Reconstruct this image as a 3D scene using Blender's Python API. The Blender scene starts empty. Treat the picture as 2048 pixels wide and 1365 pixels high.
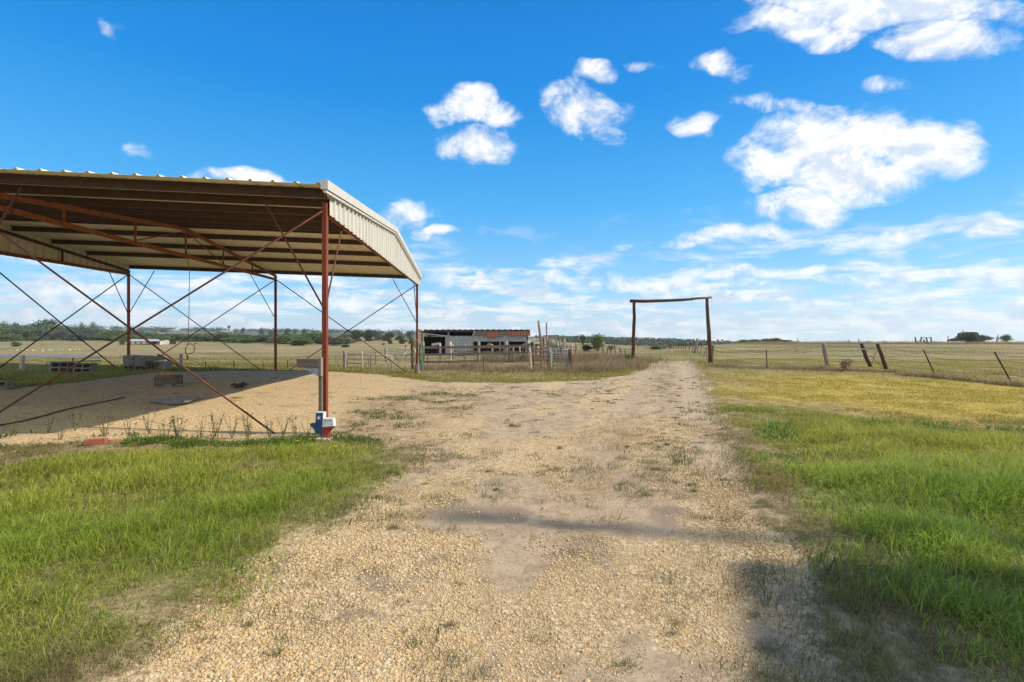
import bpy, math, random
import numpy as np
from mathutils import Vector
random.seed(7); rng = np.random.default_rng(11)
S = bpy.context.scene
R = math.radians
# ---------------------------------------------------------------- camera, sky, sun, exposure
F = 1000.0; CH = 1.65; HY = 669.4
cam_d = bpy.data.cameras.new('camera'); cam = bpy.data.objects.new('camera', cam_d)
S.collection.objects.link(cam); cam.location = (0, 0, CH); cam.rotation_euler = (R(90), 0, 0)
cam_d.sensor_width = 36; cam_d.lens = 36*F/2048; cam_d.shift_y = -(682.5-HY)/2048
cam_d.clip_end = 8000; cam_d.clip_start = 0.05
S.camera = cam
SUN_EL = 42.0
SUN_AZ = -1.5
sun_dir = Vector((math.cos(R(SUN_AZ))*math.cos(R(SUN_EL)), -math.sin(R(SUN_AZ))*math.cos(R(SUN_EL)), math.sin(R(SUN_EL))))
sl = bpy.data.lights.new('sun', 'SUN'); sl.energy = 3.5; sl.angle = R(0.8); sl.color = (1.0, 0.90, 0.74)
so = bpy.data.objects.new('sun', sl); S.collection.objects.link(so)
so.rotation_euler = sun_dir.to_track_quat('Z', 'Y').to_euler(); so.location = (20, -5, 20)
S.view_settings.view_transform = 'Standard'; S.view_settings.look = 'None'
S.view_settings.exposure = 0.55; S.view_settings.gamma = 1.0
S.cycles.max_bounces = 6; S.cycles.diffuse_bounces = 3; S.cycles.transparent_max_bounces = 8

class NT:
    def __init__(s, tree): s.t = tree; s.n = tree.nodes; s.l = tree.links
    def new(s, typ, **kw):
        n = s.n.new(typ)
        for k, v in kw.items(): setattr(n, k, v)
        return n
    def set(s, sock, v):
        if isinstance(v, bpy.types.NodeSocket): s.l.new(v, sock)
        else: sock.default_value = v
    def math(s, op, a, b=0.0, c=None, clamp=False):
        n = s.new('ShaderNodeMath', operation=op); n.use_clamp = clamp
        s.set(n.inputs[0], a); s.set(n.inputs[1], b)
        if c is not None: s.set(n.inputs[2], c)
        return n.outputs[0]
    def vmath(s, op, a, b=None, scale=None, out=0):
        n = s.new('ShaderNodeVectorMath', operation=op)
        s.set(n.inputs[0], a)
        if b is not None: s.set(n.inputs[1], b)
        if scale is not None: s.set(n.inputs['Scale'], scale)
        return n.outputs[out]
    def noise(s, vec, scale, detail=4, rough=.55, dist=0.0, out='Fac'):
        n = s.new('ShaderNodeTexNoise'); s.set(n.inputs['Vector'], vec)
        n.inputs['Scale'].default_value = scale; n.inputs['Detail'].default_value = detail
        n.inputs['Roughness'].default_value = rough; n.inputs['Distortion'].default_value = dist
        return n.outputs[out]
    def ramp(s, fac, stops):
        n = s.new('ShaderNodeValToRGB'); s.set(n.inputs[0], fac)
        e = n.color_ramp.elements
        while len(e) < len(stops): e.new(0.5)
        for i, (p, c) in enumerate(stops):
            e[i].position = p; e[i].color = (c[0], c[1], c[2], 1) if hasattr(c, '__len__') else (c, c, c, 1)
        return n.outputs[0]
    def mix(s, fac, a, b, blend='MIX'):
        n = s.new('ShaderNodeMix', data_type='RGBA', blend_type=blend)
        def cc(v): return v if isinstance(v, bpy.types.NodeSocket) else (v[0], v[1], v[2], 1)
        s.set(n.inputs[0], fac); s.set(n.inputs[6], cc(a)); s.set(n.inputs[7], cc(b))
        return n.outputs[2]
    def smooth(s, x, a, b):
        n = s.new('ShaderNodeMapRange', interpolation_type='SMOOTHSTEP')
        s.set(n.inputs[0], x); n.inputs[1].default_value = a; n.inputs[2].default_value = b
        return n.outputs[0]

def make_world():
    w = bpy.data.worlds.new('World'); S.world = w; w.use_nodes = True
    t = NT(w.node_tree); t.n.clear()
    out = t.new('ShaderNodeOutputWorld'); bg = t.new('ShaderNodeBackground')
    sky = t.new('ShaderNodeTexSky', sky_type='NISHITA'); sky.sun_disc = False
    sky.sun_elevation = R(SUN_EL); sky.sun_rotation = math.atan2(sun_dir.x, sun_dir.y)
    sky.altitude = 120; sky.air_density = 1.05; sky.dust_density = 0.25; sky.ozone_density = 3.2
    hs = t.new('ShaderNodeHueSaturation'); hs.inputs['Saturation'].default_value = 1.38
    hs.inputs['Value'].default_value = 1.1; hs.inputs['Hue'].default_value = .5
    t.l.new(sky.outputs[0], hs.inputs['Color'])
    gen = t.new('ShaderNodeTexCoord').outputs['Generated']
    sv = t.vmath('MAXIMUM', gen, (-1, -1, .012)); t.l.new(sv, sky.inputs[0])
    sep = t.new('ShaderNodeSeparateXYZ'); t.l.new(gen, sep.inputs[0])
    x, y, z = sep.outputs
    ys = t.math('MAXIMUM', y, .02)
    u = t.math('DIVIDE', x, ys); v = t.math('DIVIDE', z, ys)
    cmb = t.new('ShaderNodeCombineXYZ'); t.l.new(u, cmb.inputs[0]); t.l.new(v, cmb.inputs[1])
    # warp the cloud outlines with noise on the direction
    wn = t.noise(gen, 5.0, 3, .6, out='Color')
    wv = t.vmath('MULTIPLY', t.vmath('SUBTRACT', wn, (.5, .5, .5)), (.20, .13, 0))
    uv = t.vmath('ADD', cmb.outputs[0], wv)
    blobs = [(1640,290,170,85,1.1),(1760,275,120,75,1.1),(1860,300,140,75,1.1),(1945,305,90,70,1.05),(1545,335,115,70,1.05),(1700,360,210,65,1.1),
             (1590,425,120,38,.95),(1770,15,330,50,1.1),(1910,72,180,58,1.1),(1590,65,160,42,.9),(1440,135,70,32,.72),(1510,5,120,22,.8),(1480,150,50,30,.6),
             (930,215,98,46,.95),(1008,240,66,32,.9),(862,240,56,32,.9),(955,305,105,48,1.0),(1205,235,90,66,.92),(1165,185,50,40,.62),
             (1218,135,48,32,.62),(1385,250,50,34,.6),(1510,208,70,24,.52),(1575,215,40,24,.45),(1450,470,135,30,.85),(1540,478,60,20,.7),
             (1800,474,65,20,.7),(1975,468,90,34,.8),(480,355,140,24,.85),(250,75,36,40,.42),(300,312,70,20,.42),(800,440,95,30,.66),(868,478,50,16,.75),
             (1600,543,40,14,.7),(985,552,22,11,.6),(1780,170,60,26,.4),(1310,125,40,14,.4),
             (1330,560,260,30,.62),(1150,545,90,22,.6),(1480,548,90,16,.6),(1720,560,120,24,.55),(1990,595,120,28,.55),(1850,600,140,22,.5),
             (80,580,150,30,.5),(430,580,120,26,.5),(720,590,140,30,.55),(880,560,60,22,.55),(250,630,160,24,.45)]
    acc = None
    for (px, py, a, b, wt) in blobs:
        c = ((px-1024)/F, (HY-py)/F, 0)
        d = t.vmath('MULTIPLY', t.vmath('SUBTRACT', uv, c), (F/a, F/b, 0))
        l2 = t.vmath('DOT_PRODUCT', d, d, out=1)
        e = t.math('MULTIPLY_ADD', l2, -wt, wt)
        acc = e if acc is None else t.math('MAXIMUM', acc, e)
    acc = t.math('MAXIMUM', acc, 0.0)
    acc = t.math('MULTIPLY', acc, t.math('GREATER_THAN', y, .05))
    n1 = t.noise(t.vmath('MULTIPLY', gen, (1, 1, 1.5)), 10.0, 10, .66, .35)
    dens = t.math('ADD', t.math('MULTIPLY', acc, 1.22), t.math('MULTIPLY', t.math('SUBTRACT', n1, .5), 3.1))
    big = t.math('MULTIPLY', t.smooth(dens, .12, 1.15), t.smooth(acc, .0, .16))
    # low, perspective-flattened cloud streets toward the horizon
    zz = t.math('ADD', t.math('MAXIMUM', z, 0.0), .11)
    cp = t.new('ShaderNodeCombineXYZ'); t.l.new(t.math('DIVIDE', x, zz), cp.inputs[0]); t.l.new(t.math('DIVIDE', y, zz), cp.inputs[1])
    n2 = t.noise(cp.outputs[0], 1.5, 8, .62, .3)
    cover = t.math('ADD', t.smooth(z, .30, .02), t.math('MULTIPLY', t.smooth(y, .1, -.35), 2.2))  # second term: unseen white cloud behind the camera, added for neutral fill
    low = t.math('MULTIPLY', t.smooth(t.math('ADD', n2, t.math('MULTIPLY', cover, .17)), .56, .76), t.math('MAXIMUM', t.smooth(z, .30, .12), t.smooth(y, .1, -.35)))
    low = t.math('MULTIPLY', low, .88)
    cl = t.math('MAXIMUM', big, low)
    # self shading of the clouds: compare density toward the sun
    off = t.vmath('ADD', gen, (sun_dir.x*.012, sun_dir.y*.012, sun_dir.z*.03))
    n3 = t.noise(t.vmath('MULTIPLY', off, (1, 1, 1.5)), 10.0, 5, .66, .35)
    sh = t.smooth(t.math('SUBTRACT', n1, n3), -.13, .07)
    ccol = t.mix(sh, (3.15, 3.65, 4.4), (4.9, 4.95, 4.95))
    # brighten toward horizon: thin veil
    grad = t.ramp(t.math('MAXIMUM', z, 0.0), [(0, (2.1, 3.4, 4.4)), (.08, (1.15, 2.75, 4.3)), (.24, (.30, 2.0, 4.1)), (.42, (.02, 1.28, 3.6)), (.62, (0, .86, 3.0)), (1, (0, .6, 2.4))])
    base = t.mix(.82, hs.outputs[0], grad)
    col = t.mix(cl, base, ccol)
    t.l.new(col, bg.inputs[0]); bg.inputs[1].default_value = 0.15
    t.l.new(bg.outputs[0], out.inputs[0])
make_world()

# ---------------------------------------------------------------- helpers
def hsh(ix, iy, s):
    h = (ix*374761393 + iy*668265263 + s*1442695041) & 0xFFFFFFFF
    h = ((h ^ (h >> 13))*1274126177) & 0xFFFFFFFF
    return ((h ^ (h >> 16)) & 0xFFFF)/65535.0
def vnoise(x, y, s=0):
    x = np.asarray(x, float); y = np.asarray(y, float)
    ix = np.floor(x).astype(np.int64); iy = np.floor(y).astype(np.int64)
    fx = x-ix; fy = y-iy; fx = fx*fx*(3-2*fx); fy = fy*fy*(3-2*fy)
    a = hsh(ix, iy, s); b = hsh(ix+1, iy, s); c = hsh(ix, iy+1, s); d = hsh(ix+1, iy+1, s)
    return (a*(1-fx)+b*fx)*(1-fy) + (c*(1-fx)+d*fx)*fy
def fbm(x, y, sc, s=0, o=4):
    r = 0; a = 1; t = 0
    for i in range(o):
        r = r + a*vnoise(np.asarray(x)*sc*2**i, np.asarray(y)*sc*2**i, s+i*17); t += a; a *= .55
    return r/t
def sst(x, a, b):
    t = np.clip((np.asarray(x, float)-a)/(b-a), 0, 1); return t*t*(3-2*t)

KD = np.array([0, 20, 33, 45, 60, 80, 100, 130, 200, 300, 500, 900, 1500, 6000.])
KP = [(-6000, [0,0,-.1,-.6,-1.05,-1.05,-1.05,-1.05,-1.05,-.6,3,15,14,0]),
      (0,     [0,0,-.1,-.6,-1.05,-1.05,-1.05,-1.05,-1.05,-.6,3,14.4,13,0]),
      (300,   [0,0,-.1,-.6,-1.05,-1.05,-1.05,-1.05,-1.05,-.8,2.6,10,7,-20]),
      (600,   [0,0,-.1,-.5,-.95,-1.05,-1.05,-1.05,-1.05,-.8,1.6,5.8,1,-30]),
      (840,   [0,0,-.1,-.35,-.6,-.9,-1,-1,-1,-.8,.2,3.6,-4,-40]),
      (1000,  [0,0,-.05,-.3,-.6,-.9,-1,-1.1,-1.3,-1.6,-2,-1.4,-9,-60]),
      (1150,  [0,0,0,-.1,-.2,-.5,-1,-1.5,-2.2,-3,-4,-3.6,-13,-70]),
      (1260,  [0,0,0,0,0,-.5,-1.2,-2.2,-3.5,-4.5,-6,-5.4,-16,-80]),
      (1340,  [0,0,0,0,0,-.4,-1.1,-2.2,-3.8,-5,-7.5,-7.4,-20,-100]),
      (1480,  [0,0,0,0,0,0,-.1,-1,-3,-6,-10,-14.5,-28,-120]),
      (1600,  [0,0,0,0,0,0,0,-.6,-3,-6,-10,-16,-30,-125]),
      (9000,  [0,0,0,0,0,0,0,-.6,-3,-6,-10,-16,-30,-125])]
KX = np.array([k[0] for k in KP], float); KZ = np.array([k[1] for k in KP])
def terr(x, y):
    x = np.asarray(x, float); y = np.asarray(y, float)
    ym = np.maximum(y, .5); px = np.clip(1024+F*x/ym, KX[0], KX[-1])
    d = np.clip(np.where(y > 0, y, 0), 0, KD[-1]-1)
    i = np.clip(np.searchsorted(KX, px, side='right')-1, 0, len(KX)-2); j = np.clip(np.searchsorted(KD, d, side='right')-1, 0, len(KD)-2)
    fi = (px-KX[i])/(KX[i+1]-KX[i]); fj = (d-KD[j])/(KD[j+1]-KD[j]); fj = fj*fj*(3-2*fj)*.6+fj*.4
    z = (KZ[i, j]*(1-fj)+KZ[i, j+1]*fj)*(1-fi) + (KZ[i+1, j]*(1-fj)+KZ[i+1, j+1]*fj)*fi
    s = np.clip(-(x+3.1), 0, 24); s = np.where(s < 1, s*s/2, s-.5)
    z = z + s*.030*sst(y, 4.5, 8.5)*(1-sst(y, 20.5, 33))
    far = sst(y, 100, 300)
    z = z + far*1.1*(fbm(x, y, .004, 5, 3)-.5)*2
    z = z + (1-far)*.05*(fbm(x, y, .35, 9, 3)-.5)*2*sst(np.abs(y)+np.abs(x), 1, 5)
    return z
def T1(x, y): return float(terr(np.array([x]), np.array([y]))[0])
def gp(px, py):
    """point of the ground sheet under a pixel of the photograph, by marching"""
    a = (px-1024)/F; b = (HY-py)/F
    ds = np.concatenate([np.linspace(1.2, 60, 1200), np.geomspace(60.1, 1600, 600)])
    zz = terr(a*ds, ds) - (CH+b*ds)
    k = np.argmax(zz > 0)
    if zz[k] <= 0: k = len(ds)-1
    d0, d1 = ds[max(k-1, 0)], ds[k]
    z0, z1 = zz[max(k-1, 0)], zz[k]
    d = d0 + (d1-d0)*(-z0/(z1-z0) if z1 != z0 else 0)
    return Vector((a*d, d, T1(a*d, d)))
def at(px, py, d): return Vector(((px-1024)/F*d, d, CH+(HY-py)/F*d))

class MB:
    def __init__(s): s.v = []; s.f = []
    def add(s, vs, fs):
        o = len(s.v); s.v += [tuple(v) for v in vs]; s.f += [tuple(i+o for i in f) for f in fs]; return s
    def frame(s, d, up=None):
        d = d.normalized(); up = Vector(up) if up is not None else Vector((0, 0, 1))
        if abs(d.dot(up.normalized())) > .97: up = Vector((0, 1, 0))
        a = d.cross(up).normalized(); b = a.cross(d).normalized(); return a, b
    def bar(s, p0, p1, w, h, up=None, skew=0):
        p0 = Vector(p0); p1 = Vector(p1); a, b = s.frame(p1-p0, up)
        vs = []
        for p in (p0, p1):
            for (i, j) in ((-1, -1), (1, -1), (1, 1), (-1, 1)): vs.append(p+a*i*w/2+b*j*h/2)
        return s.add(vs, [(3, 2, 1, 0), (4, 5, 6, 7), (0, 1, 5, 4), (1, 2, 6, 5), (2, 3, 7, 6), (3, 0, 4, 7)])
    def box(s, c, sx, sy, sz, rz=0, tilt=0):
        c = Vector(c); ca, sa = math.cos(rz), math.sin(rz); vs = []
        for k in (0, 1):
            for (i, j) in ((-1, -1), (1, -1), (1, 1), (-1, 1)):
                x, y, z = i*sx/2, j*sy/2, k*sz; x += tilt*z
                vs.append(c+Vector((x*ca-y*sa, x*sa+y*ca, z)))
        return s.add(vs, [(3, 2, 1, 0), (4, 5, 6, 7), (0, 1, 5, 4), (1, 2, 6, 5), (2, 3, 7, 6), (3, 0, 4, 7)])
    def tube(s, pts, r, n=8, caps=True, wob=0):
        pts = [Vector(p) for p in pts]; m = len(pts)
        rs = r if hasattr(r, '__len__') else [r]*m
        o = len(s.v); prev = None
        for i, p in enumerate(pts):
            d = (pts[min(i+1, m-1)]-pts[max(i-1, 0)])
            if d.length < 1e-6: d = Vector((0, 0, 1))
            d.normalize()
            if prev is None: a, b = s.frame(d)
            else:
                a = (prev-d*prev.dot(d)); a = a.normalized() if a.length > 1e-5 else s.frame(d)[0]; b = a.cross(d)
            prev = a
            for k in range(n):
                t = 2*math.pi*k/n; rr = rs[i]*(1+(random.uniform(-wob, wob) if wob else 0))
                s.v.append(tuple(p+a*math.cos(t)*rr+b*math.sin(t)*rr))
        for i in range(m-1):
            for k in range(n):
                q = (k+1) % n
                s.f.append((o+i*n+k, o+i*n+q, o+(i+1)*n+q, o+(i+1)*n+k))
        if caps:
            s.f.append(tuple(o+k for k in range(n))[::-1]); s.f.append(tuple(o+(m-1)*n+k for k in range(n)))
        return s
    def post(s, p0, p1, r0, r1=None, n=9, wob=.06, seg=5):
        p0 = Vector(p0); p1 = Vector(p1); r1 = r1 or r0
        pts = [p0.lerp(p1, i/seg)+(Vector((random.uniform(-1, 1), random.uniform(-1, 1), 0))*r0*.18 if 0 < i < seg else Vector()) for i in range(seg+1)]
        return s.tube(pts, [r0+(r1-r0)*i/seg for i in range(seg+1)], n, True, wob)
    def prism(s, poly, p0, ax, ay, th):
        """flat outline (list of 2D) on axes ax, ay from p0, thickness vector th"""
        p0 = Vector(p0); n = len(poly)
        A = [p0+ax*x+ay*y for x, y in poly]; B = [p+th for p in A]
        return s.add(A+B, [tuple(range(n))[::-1], tuple(range(n, 2*n))]+[(i, (i+1) % n, n+(i+1) % n, n+i) for i in range(n)])
    def build(s, name, m, parent=None, smooth=False, bevel=0):
        me = bpy.data.meshes.new(name); off = Vector(parent_org(parent)) if parent else Vector()
        me.from_pydata([tuple(Vector(v)-off) for v in s.v], [], s.f); me.update()
        if smooth: me.polygons.foreach_set('use_smooth', [True]*len(me.polygons))
        o = bpy.data.objects.new(name, me); S.collection.objects.link(o); me.materials.append(m)
        if parent: o.parent = parent
        if bevel:
            b = o.modifiers.new('bevel', 'BEVEL'); b.width = bevel; b.segments = 1; b.limit_method = 'ANGLE'
        return o
def parent_org(p):
    v = Vector(p.location)
    while p.parent: p = p.parent; v = v+Vector(p.location)
    return v
def tag(o, label, cat, group=None, kind=None):
    if label: o['label'] = label
    if cat: o['category'] = cat
    if group: o['group'] = group
    if kind: o['kind'] = kind
    return o
def thing(name, loc, label, cat, group=None):
    o = bpy.data.objects.new(name, None); S.collection.objects.link(o); o.location = Vector(loc)
    o.empty_display_size = .3
    return tag(o, label, cat, group)
def copy_tree(o, parent=None):
    c = o.copy(); S.collection.objects.link(c)
    if parent: c.parent = parent
    for ch in list(KIDS.get(o.name, [])): copy_tree(ch, c)
    return c
KIDS = {}
def reg(o):
    KIDS[o.name] = [c for c in S.collection.objects if c.parent == o]
    for c in KIDS[o.name]: KIDS[c.name] = [d for d in S.collection.objects if d.parent == c]
    return o

# ---------------------------------------------------------------- materials
def mat(name, c1, c2, scale=6, stretch=(1, 1, 1), rough=.8, metal=0, bump=.3, c3=None, c3t=(.62, .72), scale3=2.5, detail=6, bscale=None, spec=.3):
    m = bpy.data.materials.new(name); m.use_nodes = True; t = NT(m.node_tree)
    b = t.n['Principled BSDF']
    oc = t.new('ShaderNodeTexCoord').outputs['Object']
    vec = t.vmath('MULTIPLY', oc, stretch)
    n = t.noise(vec, scale, detail, .62)
    col = t.ramp(n, [(.32, c1), (.68, c2)])
    if c3 is not None:
        n3 = t.noise(vec, scale3, 6, .65, .4)
        col = t.mix(t.smooth(n3, *c3t), col, c3)
    t.l.new(col, b.inputs['Base Color']); b.inputs['Roughness'].default_value = rough; b.inputs['Metallic'].default_value = metal
    b.inputs['Specular IOR Level'].default_value = spec
    if bump:
        bp = t.new('ShaderNodeBump'); bp.inputs['Strength'].default_value = bump; bp.inputs['Distance'].default_value = .01
        t.l.new(t.noise(vec, bscale or scale*3, 5, .6), bp.inputs['Height']); t.l.new(bp.outputs[0], b.inputs['Normal'])
    return m
M = {}
M['red'] = mat('red_oxide_paint', (.20, .042, .020), (.29, .065, .030), 9, (1, 1, .35), .6, 0, .25, (.13, .03, .018), (.58, .72), 5)
M['rust'] = mat('rusty_steel', (.16, .055, .022), (.34, .125, .04), 14, (1, 1, 1), .85, 0, .4, (.09, .03, .015), (.55, .7), 6)
M['purlin'] = mat('dark_primer_steel', (.075, .048, .036), (.115, .072, .052), 8, (1, 1, 1), .8, 0, .2, (.11, .045, .025), (.62, .75), 4)
M['brace'] = mat('brown_steel_pipe', (.09, .036, .026), (.17, .055, .034), 12, (1, 1, 1), .7, 0, .2, (.08, .03, .022), (.5, .7), 3)
M['white'] = mat('white_painted_metal', (.54, .52, .45), (.64, .62, .55), 3, (1, 1, .3), .5, 0, .06, (.55, .52, .43), (.62, .85), 2)
M['cream'] = mat('cream_metal_sheet', (.72, .65, .48), (.82, .76, .58), 3, (1, .3, 1), .55, 0, .05, (.42, .36, .24), (.6, .85), 1.2)
M['galv'] = mat('weathered_galvanised', (.22, .24, .27), (.40, .43, .46), 5, (6, 6, .25), .55, .25, .1, (.19, .13, .10), (.68, .82), 2)
M['rustsheet'] = mat('rusty_roof_sheet', (.17, .06, .035), (.27, .115, .07), 4, (4, 4, .5), .85, 0, .2, (.18, .055, .035), (.5, .7), 1.5)
M['wood'] = mat('grey_weathered_wood', (.20, .165, .13), (.36, .31, .25), 7, (1, 1, .12), .9, 0, .5, (.12, .09, .07), (.58, .75), 5)
M['woodh'] = mat('grey_weathered_board', (.13, .10, .08), (.25, .20, .16), 7, (.15, 1, 1), .9, 0, .5, (.08, .06, .05), (.58, .75), 5)
M['pole'] = mat('brown_round_pole', (.055, .026, .014), (.135, .062, .032), 8, (1, 1, .12), .85, 0, .6, (.035, .018, .012), (.55, .72), 5)
M['beam'] = mat('brown_round_beam', (.06, .030, .017), (.14, .068, .038), 8, (.12, 1, 1), .85, 0, .6, (.035, .018, .012), (.55, .72), 5)
M['lightwood'] = mat('pale_bare_wood', (.42, .36, .28), (.60, .53, .43), 6, (1, 1, .15), .85, 0, .3, (.3, .22, .15), (.6, .8), 4)
M['block'] = mat('grey_concrete_block', (.20, .19, .165), (.32, .30, .265), 18, (1, 1, 1), .95, 0, .5, (.13, .13, .10), (.5, .7), 3)
M['dark'] = mat('dark_old_timber', (.06, .048, .04), (.11, .085, .068), 5, (1, 1, .3), .95, 0, .2)
M['tpost'] = mat('dark_steel_post', (.06, .035, .028), (.11, .06, .045), 9, (1, 1, 1), .8, 0, .1)
M['wire'] = mat('old_fence_wire', (.10, .085, .075), (.16, .13, .11), 9, (1, 1, 1), .8, .2, 0)
M['pipe'] = mat('grey_gate_pipe', (.30, .30, .30), (.46, .46, .45), 7, (1, 1, 1), .5, .3, .1, (.2, .13, .09), (.6, .75), 3)
M['greenpipe'] = mat('faded_green_gate_paint', (.12, .16, .16), (.30, .34, .33), 7, (1, 1, 1), .6, .1, .1, (.16, .11, .08), (.62, .75), 3)
M['redpipe'] = mat('faded_red_gate_paint', (.10, .035, .025), (.19, .075, .055), 7, (1, 1, 1), .7, 0, .1, (.08, .04, .03), (.6, .75), 3)
M['hose'] = mat('green_garden_hose', (.10, .19, .13), (.17, .27, .20), 9, (1, 1, 1), .45, 0, 0)
M['rope'] = mat('brown_old_rope', (.20, .15, .10), (.31, .25, .18), 30, (1, 1, 1), .9, 0, .2)
M['black'] = mat('black_rubber', (.02, .02, .02), (.035, .033, .03), 9, (1, 1, 1), .6, 0, 0)
M['cable'] = mat('grey_brown_cable', (.16, .09, .07), (.24, .15, .12), 9, (1, 1, 1), .6, 0, 0)
M['blue'] = mat('blue_sign_paint', (.018, .052, .13), (.032, .085, .18), 10, (1, 1, 1), .55, 0, .1, (.09, .14, .20), (.66, .8), 7)
M['signred'] = mat('red_sign_paint', (.24, .028, .022), (.34, .05, .036), 10, (1, 1, 1), .55, 0, .1, (.38, .22, .18), (.68, .8), 7)
M['signwhite'] = mat('white_sign_paint', (.62, .62, .58), (.78, .77, .73), 10, (1, 1, 1), .6, 0, .1, (.42, .38, .32), (.66, .8), 7)
M['brick'] = mat('red_clay_brick', (.30, .085, .045), (.42, .14, .08), 16, (1, 1, 1), .9, 0, .4)
M['ybrick'] = mat('yellow_clay_brick', (.34, .21, .08), (.50, .34, .15), 16, (1, 1, 1), .9, 0, .4)
M['rock'] = mat('pale_limestone', (.42, .37, .28), (.60, .54, .42), 6, (1, 1, 1), .95, 0, .5)
M['yellow'] = mat('yellow_petals', (.75, .62, .03), (.85, .74, .06), 6, (1, 1, 1), .7, 0, 0)
M['plywood'] = mat('grey_plywood', (.24, .22, .19), (.36, .33, .29), 4, (.3, 1, 1), .95, 0, .2, (.15, .13, .11), (.5, .75), 3)
M['bark'] = mat('grey_brown_bark', (.07, .05, .035), (.16, .12, .09), 8, (1, 1, .3), .95, 0, .5)
M['roofdist'] = mat('pale_metal_roof', (.38, .39, .40), (.50, .50, .50), 2, (1, 1, 1), .6, 0, 0)

def leafmat(name, dark, mid, light, transl=.25, attr=False):
    m = bpy.data.materials.new(name); m.use_nodes = True; t = NT(m.node_tree)
    b = t.n['Principled BSDF']; out = t.n['Material Output']
    if attr:
        col = t.new('ShaderNodeAttribute', attribute_name='tint').outputs['Color']
    else:
        g = t.new('ShaderNodeNewGeometry'); oi = t.new('ShaderNodeObjectInfo')
        f = t.math('ADD', t.math('MULTIPLY', g.outputs['Random Per Island'], .75), t.math('MULTIPLY', oi.outputs['Random'], .25))
        col = t.ramp(f, [(0, dark), (.5, mid), (1, light)])
    t.l.new(col, b.inputs['Base Color']); b.inputs['Roughness'].default_value = .6; b.inputs['Specular IOR Level'].default_value = .25
    tr = t.new('ShaderNodeBsdfTranslucent'); t.l.new(col, tr.inputs[0])
    mx = t.new('ShaderNodeMixShader'); mx.inputs[0].default_value = transl
    t.l.new(b.outputs[0], mx.inputs[1]); t.l.new(tr.outputs[0], mx.inputs[2]); t.l.new(mx.outputs[0], out.inputs[0])
    return m
M['leafA'] = leafmat('oak_leaves', (.055, .08, .032), (.085, .12, .045), (.135, .17, .065))
M['leafB'] = leafmat('fresh_green_leaves', (.08, .125, .03), (.135, .19, .05), (.20, .26, .08))
M['leafC'] = leafmat('grey_green_leaves', (.075, .085, .055), (.12, .13, .085), (.17, .175, .12))
M['leafD'] = leafmat('far_dark_foliage', (.07, .095, .062), (.095, .125, .08), (.12, .15, .095))
M['leafR'] = leafmat('red_brown_dry_leaves', (.07, .025, .018), (.12, .045, .03), (.17, .08, .05))
M['leafT'] = leafmat('tan_dry_twigs', (.20, .12, .07), (.30, .19, .11), (.38, .26, .16))
M['weed'] = leafmat('weed_leaves', (.07, .10, .035), (.12, .15, .06), (.20, .19, .10))
M['blade'] = leafmat('grass_blades', 0, 0, 0, .35, attr=True) if False else None
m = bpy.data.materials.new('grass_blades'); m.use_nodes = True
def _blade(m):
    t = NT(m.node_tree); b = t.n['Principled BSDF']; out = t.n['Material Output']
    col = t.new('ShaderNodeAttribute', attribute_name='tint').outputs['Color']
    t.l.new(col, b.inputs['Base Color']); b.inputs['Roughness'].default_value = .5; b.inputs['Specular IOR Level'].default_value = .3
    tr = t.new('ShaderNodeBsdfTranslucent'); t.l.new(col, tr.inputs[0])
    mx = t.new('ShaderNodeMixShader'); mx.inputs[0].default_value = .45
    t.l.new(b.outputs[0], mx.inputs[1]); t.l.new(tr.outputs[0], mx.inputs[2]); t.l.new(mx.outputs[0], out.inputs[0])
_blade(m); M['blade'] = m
m = bpy.data.materials.new('gravel_pebbles'); m.use_nodes = True
def _peb(m):
    t = NT(m.node_tree); b = t.n['Principled BSDF']
    col = t.new('ShaderNodeAttribute', attribute_name='tint').outputs['Color']
    oc = t.new('ShaderNodeTexCoord').outputs['Object']
    n = t.noise(oc, 90, 4, .6)
    t.l.new(t.mix(t.math('MULTIPLY', n, .5), col, (.30, .21, .12), 'MULTIPLY'), b.inputs['Base Color'])
    t.l.new(col, b.inputs['Base Color']); b.inputs['Roughness'].default_value = .8
_peb(m); M['pebble'] = m

# ---------------------------------------------------------------- ground zones (world polygons measured on the ground sheet)
def wpoly(pts): return np.array([tuple(gp(*p)[:2]) for p in pts])
def sdist(x, y, P):
    """signed distance to polygon, + inside"""
    x = np.asarray(x, float); y = np.asarray(y, float)
    d = np.full(x.shape, 1e9); ins = np.zeros(x.shape, bool); n = len(P)
    for i in range(n):
        x0, y0 = P[i]; x1, y1 = P[(i+1) % n]
        ex, ey = x1-x0, y1-y0; L = ex*ex+ey*ey+1e-12
        t = np.clip(((x-x0)*ex+(y-y0)*ey)/L, 0, 1)
        d = np.minimum(d, np.hypot(x-x0-t*ex, y-y0-t*ey))
        c = ((y0 > y) != (y1 > y)) & (x < (x1-x0)*(y-y0)/(y1-y0+1e-12)+x0)
        ins ^= c
    return np.where(ins, d, -d)
ROAD = np.vstack([wpoly([(200, 1365), (330, 1250), (520, 1130), (690, 1020), (800, 950), (850, 895), (720, 890), (560, 884), (300, 886), (0, 892)]),
        [[-16, 8.6], [-26, 9], [-27, 15]], wpoly([(0, 780), (120, 768), (250, 752), (340, 744), (500, 741), (660, 743), (760, 750), (880, 764), (1040, 767), (1190, 762), (1270, 746), (1292, 732), (1300, 722),
        (1385, 722), (1400, 745), (1425, 790), (1455, 850), (1490, 920), (1530, 1000), (1580, 1100), (1640, 1220), (1720, 1365)]), [[1.6, .8], [1.4, -14], [-3.4, -14], [-2.0, 1.0]]])
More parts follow.
